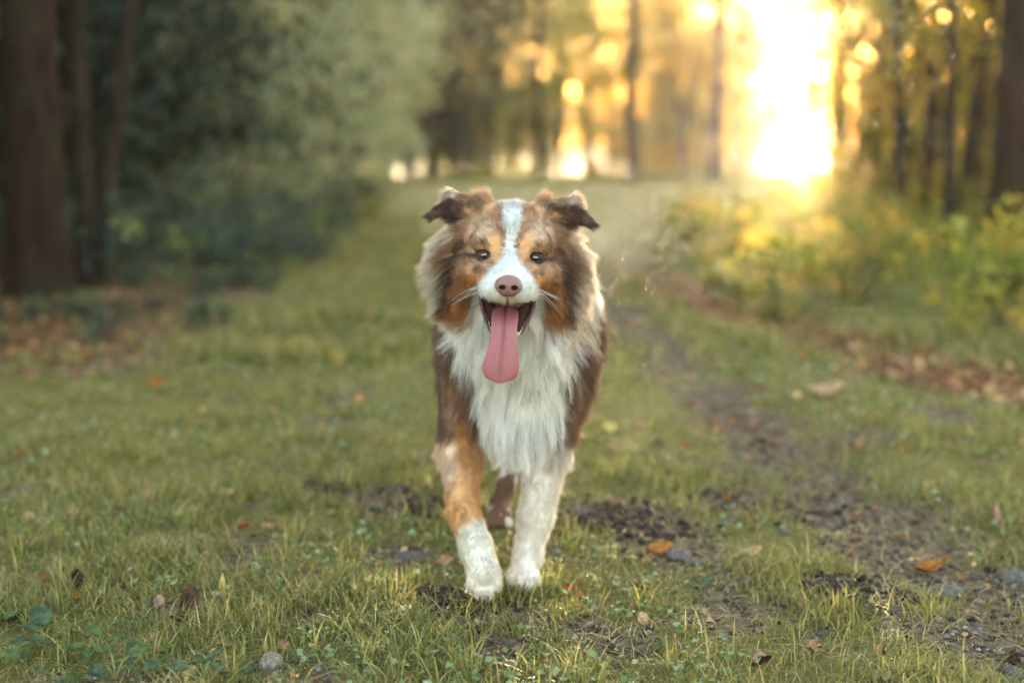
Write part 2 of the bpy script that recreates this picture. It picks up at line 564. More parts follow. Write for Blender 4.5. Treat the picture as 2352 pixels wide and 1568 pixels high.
# ================================================================== trees
def bark_mat(name, dark, light, moss=None):
    N = Nodes(name)
    tc_ = N.n("ShaderNodeTexCoord")
    mp = N.n("ShaderNodeMapping"); N.l(tc_.outputs["Object"], mp.inputs[0]); mp.inputs["Scale"].default_value = (1, 1, .22)
    n1 = N.noise(26, 5, .65, mp.outputs[0])
    c = N.ramp(n1, [(.3, dark), (.62, light)])
    if moss:
        n2 = N.noise(4, 4, .6, tc_.outputs["Object"])
        f = N.ramp(n2, [(.5, (0, 0, 0)), (.66, (1, 1, 1))])
        c = N.mix(f, c, moss)
    return N.surface(principled(N, c, rough=.95, spec=.1, bump=n1, bump_d=.02, bump_s=.9).outputs[0])

MAT_BARK_RED = bark_mat("red_brown_bark", tuple(srgb(20, 14, 12)), tuple(srgb(54, 37, 32)), tuple(srgb(40, 39, 26)))
MAT_BARK_GREY = bark_mat("grey_bark", tuple(srgb(52, 44, 42)), tuple(srgb(126, 112, 104)), tuple(srgb(88, 92, 60)))
MAT_BARK_DARK = bark_mat("dark_bark", tuple(srgb(22, 18, 16)), tuple(srgb(58, 48, 42)), None)
MAT_LEAF = leaf_mat("tree_leaf", trans=.6, rough=.45, rand=.25, tcol=(1.5, 1.25, .45))
MAT_PALE = leaf_mat("pale_tree_leaf", trans=.5, rough=.5, rand=.15, tcol=(1.1, 1.1, .8))
MAT_NEEDLE = leaf_mat("conifer_needles", trans=.2, rough=.6, rand=.2, tcol=(1.2, 1.1, .6))

trng = np.random.default_rng(5)

def limb(path, r0, r1, nseg=7):
    n = len(path)
    return tube_np(np.array(path), np.linspace(r0, r1, n), nseg)

def tube_np(path, radii, nseg):
    n = len(path)
    v, f = [], []
    for i in range(n):
        d = path[min(i + 1, n - 1)] - path[max(i - 1, 0)]
        d = d / (np.linalg.norm(d) + 1e-9)
        ref = np.array([1.0, 0, 0]) if abs(d[0]) < .8 else np.array([0, 1.0, 0])
        u = np.cross(d, ref); u /= np.linalg.norm(u); w = np.cross(d, u)
        for j in range(nseg):
            p_ = 2 * pi * j / nseg
            v.append(path[i] + radii[i] * (u * cos(p_) + w * sin(p_)))
    for i in range(n - 1):
        for j in range(nseg):
            a, b = i * nseg + j, i * nseg + (j + 1) % nseg
            f.append((a, b, b + nseg, a + nseg))
    return np.array(v), np.array(f)

def cat(ms):
    vs_, fs_, off = [], [], 0
    for v, f in ms:
        vs_.append(v); fs_.append(f + off); off += len(v)
    return np.concatenate(vs_), np.concatenate(fs_)

def trunk_mesh(name, height, r, lean, mat, rng, limbs=8, first=.25, llen=1.6, flare=1.35):
    nz = 16
    zz = np.linspace(0, 1, nz) ** 1.15
    wob = np.cumsum(rng.normal(0, .012, (nz, 2)), axis=0) * height * .12
    path = np.stack([lean[0] * zz * height + wob[:, 0] * zz, lean[1] * zz * height + wob[:, 1] * zz, zz * height - .06], 1)
    rad = r * (1 - .80 * zz) * (1 + (flare - 1) * np.exp(-zz * height / .22))
    ms = [tube_np(path, rad, 14)]
    ends = []
    for i in range(limbs):
        t = first + (1 - first) * (i + rng.random()) / limbs
        j = min(int(np.searchsorted(zz, t)), nz - 1)
        p0 = path[j]
        a = rng.random() * 2 * pi
        ln = llen * (1.15 - .6 * t) * rng.uniform(.7, 1.2)
        up = rng.uniform(.1, .7)
        pts_ = [p0]
        for q in range(1, 6):
            s_ = q / 5
            pts_.append(p0 + np.array([cos(a) * ln * s_, sin(a) * ln * s_, up * ln * s_ - .25 * ln * s_ * s_]) + rng.normal(0, .03, 3) * ln)
        ms.append(tube_np(np.array(pts_), np.linspace(rad[j] * .42, .006, 6), 6))
        ends.append(pts_[-1]); ends.append(pts_[3])
    v, f = cat(ms)
    return mesh_np(name, v, f, mat), np.array(ends)

def leaf_cloud(centres, radii, per, size, cols, rng, aspect=.55, droop=.0):
    """Leaf-sized faces gathered in clumps round the given centres."""
    n = len(centres) * per
    ci = np.repeat(np.arange(len(centres)), per)
    off = rng.normal(0, 1, (n, 3)); off /= np.linalg.norm(off, axis=1, keepdims=True)
    off *= (rng.random(n) ** .5)[:, None]
    P = centres[ci] + off * radii[ci][:, None] * np.array([1, 1, .7])
    a = rng.normal(0, 1, (n, 3)); a[:, 2] -= droop
    a /= np.linalg.norm(a, axis=1, keepdims=True)
    nn = rng.normal(0, 1, (n, 3)) + np.array([0, 0, .8])
    w = np.cross(nn, a); w /= np.linalg.norm(w, axis=1, keepdims=True) + 1e-9
    s = (size * rng.uniform(.6, 1.3, n))[:, None]
    V_ = np.stack([P, P + a * s * .5 + w * s * aspect * .5, P + a * s, P + a * s * .5 - w * s * aspect * .5], 1).reshape(-1, 3)
    F_ = np.arange(n * 4).reshape(-1, 4)
    cc_ = cols[rng.integers(0, len(cols), len(centres))][ci] * rng.uniform(.7, 1.25, (n, 1))
    return V_, F_, np.repeat(cc_, 4, axis=0)

def crown_mesh(name, zlo, zhi, rx, clumps, per, size, cols, mat, rng, crad=.45, hollow=.3, taper=0.0, droop=0.0, ends=None):
    u = rng.random(clumps)
    z = zlo + (zhi - zlo) * u
    prof = np.sqrt(np.clip(1 - (2 * u - 1) ** 2 * .75, .05, 1)) if taper == 0 else np.clip(1 - taper * u, .08, 1)
    a = rng.random(clumps) * 2 * pi
    r = rx * prof * np.sqrt(hollow ** 2 + (1 - hollow ** 2) * rng.random(clumps))
    c = np.stack([np.cos(a) * r, np.sin(a) * r, z + rng.normal(0, .1, clumps)], 1)
    if ends is not None:
        c = np.concatenate([c, ends])
    rad = crad * rng.uniform(.5, 1.35, len(c))
    v, f, cc_ = leaf_cloud(c, rad, per, size, cols, rng, droop=droop)
    return mesh_np(name, v, f, mat, smooth=False, cols=cc_)

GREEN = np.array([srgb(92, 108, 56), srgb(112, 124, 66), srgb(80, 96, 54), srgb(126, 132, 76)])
PALE = np.array([srgb(150, 162, 136), srgb(166, 174, 152), srgb(134, 148, 118), srgb(172, 172, 138)])  # leaves whitened to carry the sky light that falls on them
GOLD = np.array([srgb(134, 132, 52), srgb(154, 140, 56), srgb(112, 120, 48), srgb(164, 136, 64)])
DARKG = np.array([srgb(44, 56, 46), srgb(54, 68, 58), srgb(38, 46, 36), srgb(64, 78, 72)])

def plant_tree(name, x, y, label, cat_, trunk, crown, rz=0.0, sc_=1.0, group=None):
    z = float(terrain_z(np.array([x]), np.array([y]))[0])
    r = empty(name, (x, y, z), rz)
    r.scale = (sc_, sc_, sc_)
    tag(r, label, cat_, group)
    link(bpy.data.objects.new("trunk", trunk), r)
    if crown is not None:
        link(bpy.data.objects.new("crown", crown), r)
    return r

def wpos(px, y):
    return (px - 1176.0) / FPX * y

# ---- near trees on the left: red-brown spruce trunk, thin stem, leaning stem
tm, en = trunk_mesh("trunk", 11.0, .125, (.004, 0), MAT_BARK_RED, trng, limbs=14, first=.16, llen=1.9)
cm = crown_mesh("crown", 2.7, 11.5, 2.6, 150, 34, .09, DARKG, MAT_NEEDLE, trng, .42, .15, taper=.85, droop=.6, ends=en[10:])
plant_tree("spruce_tree", wpos(82, 6.1), 6.1, "thick red-brown spruce trunk at the left edge of the clearing", "tree", tm, cm)
tm, en = trunk_mesh("trunk", 8.0, .045, (.008, .01), MAT_BARK_DARK, trng, limbs=7, first=.35, llen=1.0, flare=1.2)
cm = crown_mesh("crown", 2.3, 8.0, 1.3, 60, 26, .09, DARKG, MAT_NEEDLE, trng, .36, .1, taper=.7, droop=.5)
plant_tree("young_tree", wpos(192, 6.6), 6.6, "thin straight dark stem standing beside the thick red-brown trunk", "tree", tm, cm)
tm, en = trunk_mesh("trunk", 3.4, .052, (.175, .05), MAT_BARK_DARK, trng, limbs=6, first=.5, llen=.9, flare=1.25)
cm = crown_mesh("crown", 1.45, 3.6, .75, 46, 30, .085, DARKG, MAT_NEEDLE, trng, .34, .1, droop=.5, ends=en)
plant_tree("leaning_tree", wpos(203, 6.9), 6.9, "dark stem leaning over to the right behind the thin straight stem", "tree", tm, cm)

# ---- right edge: thick dark trunk and slim leaning stems in the sun
tm, en = trunk_mesh("trunk", 12.0, .17, (-.004, 0), MAT_BARK_RED, trng, limbs=12, first=.3, llen=2.2)
cm = crown_mesh("crown", 3.0, 12.0, 2.8, 120, 30, .10, GREEN, MAT_LEAF, trng, .5, .15)
plant_tree("pine_tree", wpos(2352, 6.9), 6.9, "thick dark red-brown trunk at the sunny right edge of the track", "tree", tm, cm)

def slim(px, y, r, lean, hgt, label, nclump, cols=GOLD, low=.6, crx=.9, per=24, name="slim_tree", top=None):
    tm, en = trunk_mesh("trunk", hgt, r, lean, MAT_BARK_DARK, trng, limbs=9, first=.22, llen=1.3, flare=1.2)
    cm = crown_mesh("crown", low, top or hgt, crx, nclump, per, .075, cols, MAT_LEAF, trng, .30, .1, ends=en)
    v = plant_tree(name, wpos(px, y), y, label, "tree", tm, cm)
    return v
slim(2075, 9.0, .040, (-.055, .02), 6.0, "slim stem leaning left in golden light, nearest the gap", 34, low=.9)
slim(2182, 8.4, .036, (-.03, .01), 6.5, "slim upright stem between the leaning stem and the thick dark trunk", 36, low=.8)
slim(2262, 10.5, .045, (.01, 0), 7.0, "slim shaded stem right behind the thick dark trunk", 60, GREEN, low=.5)
slim(1935, 15.0, .05, (-.03, 0), 7.5, "sunlit slim tree with golden leaves just right of the gap", 30, low=1.2)
slim(1640, 21.0, .09, (.004, 0), 9.0, "backlit tree with golden leaves just left of the gap", 60, low=1.4, crx=1.6)
slim(1448, 22.0, .10, (.0, 0), 10.0, "broad dark trunk under golden leaves at the end of the track", 130, GOLD, low=.7, crx=2.0, name="oak_tree")
slim(1236, 23.0, .07, (.003, 0), 9.0, "pale grey trunk standing alone at the end of the track", 110, PALE, low=1.0, crx=1.8, name="birch_tree")
slim(806, 18.5, .125, (.002, 0), 9.5, "grey trunk standing free at the left side of the far track", 110, PALE, low=1.15, crx=1.9, name="maple_tree")

# ---- broadleaf shrubs and small trees of the left wall and the far wall
def bush_meshes(k, cols, hgt, rx, clumps, per, size, mat, crad):
    out = []
    for i in range(k):
        ms, ends = [], []
        for j in range(6):
            a = trng.random() * 2 * pi; ln = hgt * trng.uniform(.6, .95)
            pts_ = [np.array([cos(a) * rx * .5 * q * q, sin(a) * rx * .5 * q * q, ln * q - .05]) for q in np.linspace(0, 1, 6)]
            ms.append(tube_np(np.array(pts_), np.linspace(.022, .005, 6) * max(hgt / 2, .5), 5))
            ends.append(pts_[-1])
        v, f = cat(ms)
        tm = mesh_np("stems", v, f, MAT_BARK_DARK)
        cm = crown_mesh("foliage", .06 * hgt, hgt, rx, clumps, per, size, cols, mat, trng, crad, .25, ends=np.array(ends))
        out.append((tm, cm))
    return out

PALE_B = bush_meshes(3, PALE, 3.6, 1.5, 95, 40, .085, MAT_PALE, .40)
GREEN_B = bush_meshes(3, GREEN, 4.2, 1.9, 120, 40, .095, MAT_LEAF, .48)
DARK_B = bush_meshes(3, DARKG, 4.6, 1.7, 130, 40, .10, MAT_NEEDLE, .48)
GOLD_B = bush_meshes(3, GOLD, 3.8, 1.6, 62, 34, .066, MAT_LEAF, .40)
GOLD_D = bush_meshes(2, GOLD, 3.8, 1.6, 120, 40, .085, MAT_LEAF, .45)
LOW_B = bush_meshes(3, GREEN, .55, .45, 40, 26, .045, MAT_LEAF, .13)
LOWD_B = bush_meshes(3, np.concatenate([DARKG, DARKG, DARKG, GREEN]), .50, .50, 44, 26, .05, MAT_NEEDLE, .14)
LOWG_B = bush_meshes(3, np.concatenate([GOLD, GREEN, GREEN]), .55, .45, 36, 26, .045, MAT_LEAF, .13)

def bush(name, px, y, meshes, label, group=None, sc_=1.0, cat_="shrub"):
    x = wpos(px, y)
    z = float(terrain_z(np.array([x]), np.array([y]))[0])
    r = empty(name, (x, y, z), trng.random() * 6.28)
    r.scale = (sc_, sc_, sc_ * trng.uniform(.9, 1.1))
    tag(r, label, cat_, group)
    if meshes is GOLD_B and y >= 28:
        meshes = GOLD_D
    tm, cm = meshes[trng.integers(0, len(meshes))]
    link(bpy.data.objects.new("stems", tm), r)
    link(bpy.data.objects.new("foliage", cm), r)
    return r

# shrubs left of the track, sky light painted into their pale leaves
for px, y, s_ in ((690, 16.5, 1.0), (745, 18.0, .9), (610, 14.5, .95), (560, 17.5, 1.1), (640, 20.0, 1.15), (770, 21.5, 1.1), (720, 14.8, .5), (610, 12.2, .78), (665, 12.8, .85), (730, 13.8, .8), (575, 10.8, .6), (785, 16.0, .8), (700, 11.6, .4), (520, 11.8, .75), (470, 13.5, .85), (540, 9.6, .5)):
    bush("pale_shrub", px, y, PALE_B, "pale green leafy shrub beside the far left end of the track", "pale shrubs left of the track", s_)
# dark conifers of the left wall; those out of frame added to block sky light
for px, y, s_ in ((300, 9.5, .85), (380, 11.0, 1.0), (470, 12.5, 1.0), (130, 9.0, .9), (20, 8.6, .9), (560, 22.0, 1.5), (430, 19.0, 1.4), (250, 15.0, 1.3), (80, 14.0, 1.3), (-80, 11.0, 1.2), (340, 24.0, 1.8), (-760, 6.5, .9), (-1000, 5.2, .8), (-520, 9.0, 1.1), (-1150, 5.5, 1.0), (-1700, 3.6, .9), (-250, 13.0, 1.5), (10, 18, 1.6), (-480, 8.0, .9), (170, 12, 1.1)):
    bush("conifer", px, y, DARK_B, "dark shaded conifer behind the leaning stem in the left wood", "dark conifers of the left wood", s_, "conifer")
# dark mass in the middle and green wall behind
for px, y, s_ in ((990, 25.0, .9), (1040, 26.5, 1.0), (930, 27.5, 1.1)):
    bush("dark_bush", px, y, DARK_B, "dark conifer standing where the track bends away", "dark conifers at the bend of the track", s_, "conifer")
for px, y, s_ in ((880, 33, 1.6), (1000, 36, 1.8), (1120, 30, 1.2), (1130, 38, 1.8), (1260, 40, 1.7), (760, 32, 1.6), (640, 34, 1.8), (1180, 46, 2.2), (900, 46, 2.3), (500, 34, 1.9), (1400, 40, 1.5)):
    bush("green_bush", px, y, GREEN_B, "mid green bushy tree of the wall behind the track", "green trees behind the track", s_, "tree")
for px, y, s_ in ((1520, 30, 1.25), (1580, 38, 1.5), (1470, 46, 1.8), (1660, 44, 1.4), (2050, 19, 1.0), (2120, 15, .95), (2200, 21, 1.3), (2260, 14, 1.0), (2340, 17, 1.2), (2420, 12, 1.1)):
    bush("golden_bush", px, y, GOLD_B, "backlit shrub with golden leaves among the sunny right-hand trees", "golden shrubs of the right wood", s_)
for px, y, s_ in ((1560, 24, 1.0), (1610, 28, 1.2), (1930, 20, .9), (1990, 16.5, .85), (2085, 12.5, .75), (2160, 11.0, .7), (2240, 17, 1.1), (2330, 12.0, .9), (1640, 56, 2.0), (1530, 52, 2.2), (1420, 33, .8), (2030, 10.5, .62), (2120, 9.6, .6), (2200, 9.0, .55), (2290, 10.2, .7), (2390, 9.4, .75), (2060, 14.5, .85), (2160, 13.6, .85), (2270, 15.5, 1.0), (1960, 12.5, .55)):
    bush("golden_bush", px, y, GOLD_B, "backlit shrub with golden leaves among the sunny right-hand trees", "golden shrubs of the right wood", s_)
for px, y, lab, low, ncl in ((1690, 27.0, "tall tree whose golden boughs hang above the bright gap from its left", 2.0, 300), (1905, 24.0, "tall tree whose golden boughs hang above the bright gap from its right", 2.0, 300), (1852, 29.0, "thin tree standing in the bright gap under hanging golden boughs", 3.0, 200), (2010, 13.0, "small golden-leaved tree between the leaning stem and the gap", .9, 60), (2240, 9.6, "golden-leaved young tree close behind the slim upright stem", 1.0, 60), (2130, 18.0, "golden-leaved tree behind the two slim stems", 1.0, 90)):
    slim(px, y, .028 + y * .0015, (.0, 0), 5.0 + y * .2, lab, ncl, GOLD, low=low, crx=.9 + y * .07, top=5.2 if y > 20 else None)
for px, y, s_ in ((1180, 29, 1.0), (1290, 27.5, .75), (1080, 33, 1.5), (1250, 54, 2.5), (1040, 50, 2.5), (820, 40, 2.0), (700, 46, 2.4)):
    bush("green_bush", px, y, GREEN_B, "mid green bushy tree of the wall behind the track", "green trees behind the track", s_, "tree")
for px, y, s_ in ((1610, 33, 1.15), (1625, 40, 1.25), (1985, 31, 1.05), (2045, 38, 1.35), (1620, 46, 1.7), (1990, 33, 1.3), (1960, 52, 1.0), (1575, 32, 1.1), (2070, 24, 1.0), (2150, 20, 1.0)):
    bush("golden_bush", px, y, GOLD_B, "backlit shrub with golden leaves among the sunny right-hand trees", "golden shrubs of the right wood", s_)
# tall forest trees added to shut out bright sky above the track
TALL = []
for i in range(2):
    tm, en = trunk_mesh("trunk", 17.0, .12, (.0, .0), MAT_BARK_GREY, trng, limbs=12, first=.35, llen=3.4)
    cm = crown_mesh("crown", 4.6, 18.0, 4.0, 230, 40, .24, GREEN, MAT_LEAF, trng, .95, .1, ends=en)
    TALL.append((tm, cm))
for i, (x, y) in enumerate(((-9.5, 26), (-5.5, 31), (-2.5, 36), (1.9, 36), (8.0, 31), (11.5, 25), (-12, 17), (14, 18), (-7, 20), (-9.5, 10.5))):
    tm, cm = TALL[i % 2]
    plant_tree("added_forest_tree", x, y, "tall forest tree added to shut out the sky high above the track", "tree", tm, cm, trng.random() * 6.28, trng.uniform(.85, 1.1), "tall forest trees")
# low plants: right verge, left floor
for i in range(64):
    px = trng.uniform(1660, 2520); y = trng.uniform(5.4, 13)
    px = px + (y - 5.6) * -22
    bush("verge_plant", px, y, LOWG_B, "knee-high yellow-green plant on the sunny right verge", "verge plants on the right", trng.uniform(.24, .64), "plant")
for i in range(64):
    y = 4.4 * (13.0 / 4.4) ** trng.random()
    px = trng.uniform(-80, 1176 + (-.98 - .04 * (y - 4)) / y * FPX)
    bush("undergrowth_plant", px, y, LOWD_B, "dark low plant under the left trees", "undergrowth under the left trees", trng.uniform(.3, .7) * (.45 if y < 6.5 else 1.0), "plant")
bush("fern_sapling", 2310, 5.0, LOWG_B, "bright yellow-green sapling in front of the thick dark right trunk", None, .72, "sapling")
# ================================================================== stones, fallen leaves and herbs on the ground
crng = np.random.default_rng(23)

def gz(x, y):
    return float(terrain_z(np.array([x]), np.array([y]))[0])

# ---- stones
def stone_mesh(seed, flat):
    v, f = [], []
    nu, nv = 18, 11
    for i in range(nv):
        th = pi * i / (nv - 1)
        for j in range(nu):
            ph = 2 * pi * j / nu
            v.append((sin(th) * cos(ph), sin(th) * sin(ph), cos(th)))
    v = np.array(v)
    d = .72 + .55 * fbm(v + 5, 1.1, seed, 3)
    d = np.minimum(d, 1.02 - .15 * np.abs(v[:, 0]))
    v = v * d[:, None] * np.array([1.0, .72, flat])
    for i in range(nv - 1):
        for j in range(nu):
            a, b = i * nu + j, i * nu + (j + 1) % nu
            f.append((a, a + nu, b + nu, b))
    return v, np.array(f)

def stone_mat(name, dark, light):
    N = Nodes(name)
    tc_ = N.n("ShaderNodeTexCoord")
    n1 = N.noise(3.5, 6, .7, tc_.outputs["Object"])
    return N.surface(principled(N, N.ramp(n1, [(.35, dark), (.65, light)]), rough=.85, spec=.25, bump=n1, bump_d=.15, bump_s=.7).outputs[0])
MAT_STONE_W = stone_mat("pale_lichen_stone", tuple(srgb(96, 86, 80)), tuple(srgb(206, 190, 172)))
MAT_STONE_G = stone_mat("grey_slate_stone", tuple(srgb(76, 71, 68)), tuple(srgb(136, 130, 126)))
STONES = [stone_mesh(k, fl) for k, fl in ((3, .75), (8, .28), (14, .35), (21, .5))]
def stone(px, py, size_px, var, mat, label, rz=None, sink=.35, group=None, tilt=0.0):
    x, y, _ = on_ground(px, py)
    r = size_px / FPX * y * .5
    v, f = STONES[var]
    o = obj_np("stone", v, f, mat)
    flat = (.75, .28, .35, .5)[var]
    o.location = (x, y, gz(x, y) + r * flat * (1 - 2 * sink) * .6)
    o.scale = (r, r, r)
    o.rotation_euler = (tilt, 0, crng.random() * 6.28 if rz is None else rz)
    tag(o, label, "stone", group)
stone(622, 1535, 78, 0, MAT_STONE_W, "pale speckled stone half buried in the grass among small herb leaves", 1.1, .15, tilt=.3)
stone(1560, 1272, 90, 1, MAT_STONE_G, "flat grey stone on dark soil beside an orange-brown leaf")
stone(1585, 1282, 42, 2, MAT_STONE_G, "small grey stone touching the flat grey stone")
stone(935, 1275, 92, 1, MAT_STONE_G, "flat bluish stone behind the reaching paw")
stone(2175, 1332, 120, 1, MAT_STONE_G, "long flat slate below the curled orange leaf")
stone(2330, 1305, 100, 2, MAT_STONE_G, "slate lying at the rim of the worn rut")
stone(2060, 1395, 50, 3, MAT_STONE_G, "angular grey stone on the dark strip of soil")
stone(2330, 1520, 70, 3, MAT_STONE_G, "dark angular stone beneath the dark brown curled leaf")
stone(1680, 1180, 60, 1, MAT_STONE_G, "flat stone in the near rut behind the pale leaf")
stone(2230, 1225, 46, 2, MAT_STONE_G, "small stone next to the boat-shaped tan leaf")
for px, py, s_ in ((1800, 1210, 34), (1960, 1290, 30), (2120, 1420, 34), (2250, 1400, 44), (1900, 1180, 34), (2040, 1240, 30), (1480, 1160, 40), (1380, 1200, 34), (860, 1170, 60), (905, 1190, 44)):
    stone(px, py, s_, int(crng.integers(1, 4)), MAT_STONE_G, "small grey stone bedded in the bare soil", None, .3, "small stones in bare soil")

# ---- fallen leaves
def fallen_leaf_mesh(seed, ratio, bend, cup, wavy, mat, pointed=1.0, thick=.012):
    r = np.random.default_rng(seed)
    nl, nw = 13, 7
    v = []
    for side_ in (0, 1):
        for i in range(nl):
            t = i / (nl - 1)
            w = ratio * .5 * (sin(pi * min(max(t, .02), .985)) ** (.62 * pointed)) * (1 + .10 * sin(i * 2.4 + seed))
            a = bend * (t - .35)
            if abs(bend) > .05:
                cx, cz = sin(a) / bend, (1 - cos(a)) / bend
            else:
                cx, cz = t - .35, 0.0
            for j in range(nw):
                u = 2 * j / (nw - 1) - 1
                zz = cup * w * abs(u) ** 1.6 + wavy * .05 * sin(7 * t + 3 * u + seed) * abs(u) + (.012 if abs(u) < .1 else 0)
                yy = u * w * cos(cup * abs(u) * .8)
                nx_, nz_ = -sin(a), cos(a)
                zz = zz - side_ * thick
                v.append((cx + nx_ * zz, yy, cz + nz_ * zz))
    v = np.array(v)
    f = []
    m = nl * nw
    for i in range(nl - 1):
        for j in range(nw - 1):
            a = i * nw + j
            f.append((a, a + nw, a + nw + 1, a + 1)); f.append((m + a, m + a + 1, m + a + nw + 1, m + a + nw))
    for i in range(nl - 1):
        for j in (0, nw - 1):
            a = i * nw + j
            f.append((a, a + nw, m + a + nw, m + a))
    return mesh_np("fallen_leaf", v, np.array(f), mat)

def dry_mat(name, a, b, trans=.25):
    N = Nodes(name)
    tc_ = N.n("ShaderNodeTexCoord")
    n1 = N.noise(4.0, 5, .65, tc_.outputs["Object"])
    c = N.ramp(n1, [(.35, tuple(a)), (.68, tuple(b))])
    bs = principled(N, c, rough=.6, spec=.3, bump=N.noise(18, 3, .5, tc_.outputs["Object"]), bump_d=.05, bump_s=.5)
    t = N.n("ShaderNodeBsdfTranslucent"); N.l(c, t.inputs[0])
    m = N.n("ShaderNodeMixShader"); m.inputs[0].default_value = trans
    N.l(bs.outputs[0], m.inputs[1]); N.l(t.outputs[0], m.inputs[2])
    return N.surface(m.outputs[0])
LM = dict(orange=dry_mat("orange_leaf", srgb(138, 78, 30), srgb(214, 140, 60)),
          tan=dry_mat("tan_leaf", srgb(164, 118, 80), srgb(222, 184, 142)),
          dark=dry_mat("dark_brown_leaf", srgb(46, 28, 22), srgb(98, 62, 44)),
          yellow=dry_mat("yellow_leaf", srgb(170, 146, 70), srgb(226, 204, 128)),
          pink=dry_mat("pinkish_leaf", srgb(140, 96, 84), srgb(206, 164, 146)),
          rust=dry_mat("rust_leaf", srgb(110, 48, 28), srgb(182, 88, 56)))
LEAF_CACHE = {}
def leaf_mesh(kind, var):
    key = (kind, var)
    if key not in LEAF_CACHE:
        pr = [(3, .50, 1.9, .5, 1.0, 1.0), (5, .62, .9, .3, .8, .8), (8, .30, .5, .7, .5, 1.3), (11, .75, 1.4, .8, 1.2, .8), (15, .55, -1.2, .4, 1.0, 1.0), (19, .45, 2.6, .9, 1.0, 1.0)][var]
        LEAF_CACHE[key] = fallen_leaf_mesh(pr[0], pr[1], pr[2], pr[3], pr[4], LM[kind], pr[5])
    return LEAF_CACHE[key]
def fallen(px, py, len_px, kind, var, label, rz, rx=0.0, ry=0.0, lift=.012, group=None):
    x, y, _ = on_ground(px, py, .01)
    o = link(bpy.data.objects.new("fallen_leaf", leaf_mesh(kind, var)))
    s_ = len_px / FPX * y
    o.scale = (s_, s_, s_)
    o.location = (x, y, gz(x, y) + lift * .5 + abs(sin(ry)) * s_ * .10)
    o.rotation_euler = (rx, ry, rz)
    tag(o, label, "leaf", group)
fallen(2132, 1288, 105, 'orange', 0, "large curled orange leaf on bare soil above a long slate", -.55, .25, -.15, .018)
fallen(1720, 1262, 56, 'tan', 1, "pale round tan leaf resting on two green leaves", .1, .3, -.1, .022)
fallen(1722, 1290, 40, 'pink', 3, "small reddish-brown leaf just beneath the pale round leaf", .4, .3, .2)
fallen(1735, 1302, 60, 'rust', 4, "rusty curled leaf in front of the pale round leaf", .2, .2, 0)
fallen(1508, 1250, 62, 'orange', 1, "orange-brown leaf lying flat behind the flat grey stone", .15, .45, 0, .016)
fallen(2282, 1222, 52, 'tan', 5, "boat-shaped tan leaf in the thin grass beside the rut", .2, .3, 0)
fallen(2290, 1186, 62, 'pink', 2, "upright pinkish leaf standing in the grass by the rut", 1.4, 0, -1.2, .03)
fallen(1740, 1510, 72, 'dark', 5, "dark brown curled leaf with a pale back in thick grass", .4, .5, 0, .016)
fallen(1745, 1500, 50, 'pink', 4, "pale pink back of a leaf lying against the dark curled one", .2, .6, 0, .024)
fallen(1860, 1472, 50, 'tan', 3, "pale cupped leaf standing in green blades", .5, .8, .3, .02)
fallen(2022, 1536, 56, 'tan', 1, "pale mottled leaf flat under tall blades", .7, .5, 0, .016)
fallen(2318, 1482, 60, 'dark', 3, "dark brown curled leaf resting against an angular stone", .9, .9, .2, .02)
fallen(165, 1352, 64, 'dark', 3, "dark brown leaf standing up with an orange rim", 1.9, .9, -.6, .03)
fallen(172, 1366, 34, 'orange', 1, "small orange leaf piece below the standing dark leaf", .2, .4, 0)
fallen(280, 1362, 60, 'dark', 2, "narrow dark curled leaf leaning in the grass", 2.2, .5, -.5, .02)
fallen(512, 1366, 60, 'yellow', 2, "pale yellow spear-shaped leaf standing upright in the turf", 1.5, 0, -1.35, .03)
fallen(430, 1398, 80, 'dark', 4, "blackish folded leaf standing in a dark hollow of the turf", 1.1, .8, -.8, .03)
fallen(405, 1425, 60, 'dark', 5, "blackish crumpled leaf at the bottom of the dark hollow", .3, .6, .4, .012)
fallen(162, 1178, 56, 'tan', 0, "orange-tan curled leaf on the turf behind the left herbs", .2, .3, 0, .02)
fallen(500, 1138, 62, 'tan', 1, "broad tan leaf at the rim of a bare patch in the turf", .1, .4, 0, .02)
fallen(556, 1212, 32, 'rust', 3, "small red leaf scrap in the middle of the turf", .3, .6, 0, .018)
fallen(335, 1150, 36, 'pink', 2, "small pinkish leaf caught on a blade tip", 1.2, 0, -.8, .03)
fallen(1016, 1278, 46, 'tan', 3, "pale tan leaf beside the flat bluish stone", .3, .8, 0, .02)
fallen(1300, 1336, 46, 'rust', 1, "rusty leaf in the grass right of the standing paw", 1.1, .7, 0, .015)
fallen(1330, 1342, 40, 'orange', 4, "orange-brown leaf next to the rusty leaf by the standing paw", .5, .5, .2, .015)
fallen(22, 1420, 52, 'dark', 0, "dark brown leaf at the root of the broad-leaved herb", .6, .5, 0, .015)
fallen(645, 1492, 38, 'pink', 3, "pinkish leaf just above the pale speckled stone", .9, .8, 0, .02)
fallen(425, 1538, 44, 'tan', 1, "cream leaf half under the bottom herb leaves", .2, .5, 0, .02)
fallen(1392, 985, 46, 'yellow', 1, "yellow leaf on dark soil behind the dog's flank", .8, .9, .2, .03)
fallen(1405, 1030, 30, 'tan', 3, "small pale leaf behind the dog near the yellow leaf", .8, .6, .2, .02)
fallen(350, 895, 44, 'orange', 3, "bright orange leaf among the tall tufts by the left wood", .5, .8, 0, .05)
fallen(1885, 905, 90, 'tan', 1, "pale leaf put in place of a sun patch on the green strip between the ruts", .1, .2, 0, .04)  # tan leaf added where sunlight lies on the grass strip
fallen(590, 1425, 30, 'pink', 4, "little rose-brown leaf by a dark gap in the turf", .4, .6, 0, .015)
fallen(875, 1262, 30, 'tan', 4, "little pale leaf left of the flat bluish stone", 1.4, .3, 0, .015)
kinds = ['tan', 'pink', 'dark', 'rust', 'orange', 'tan', 'pink']
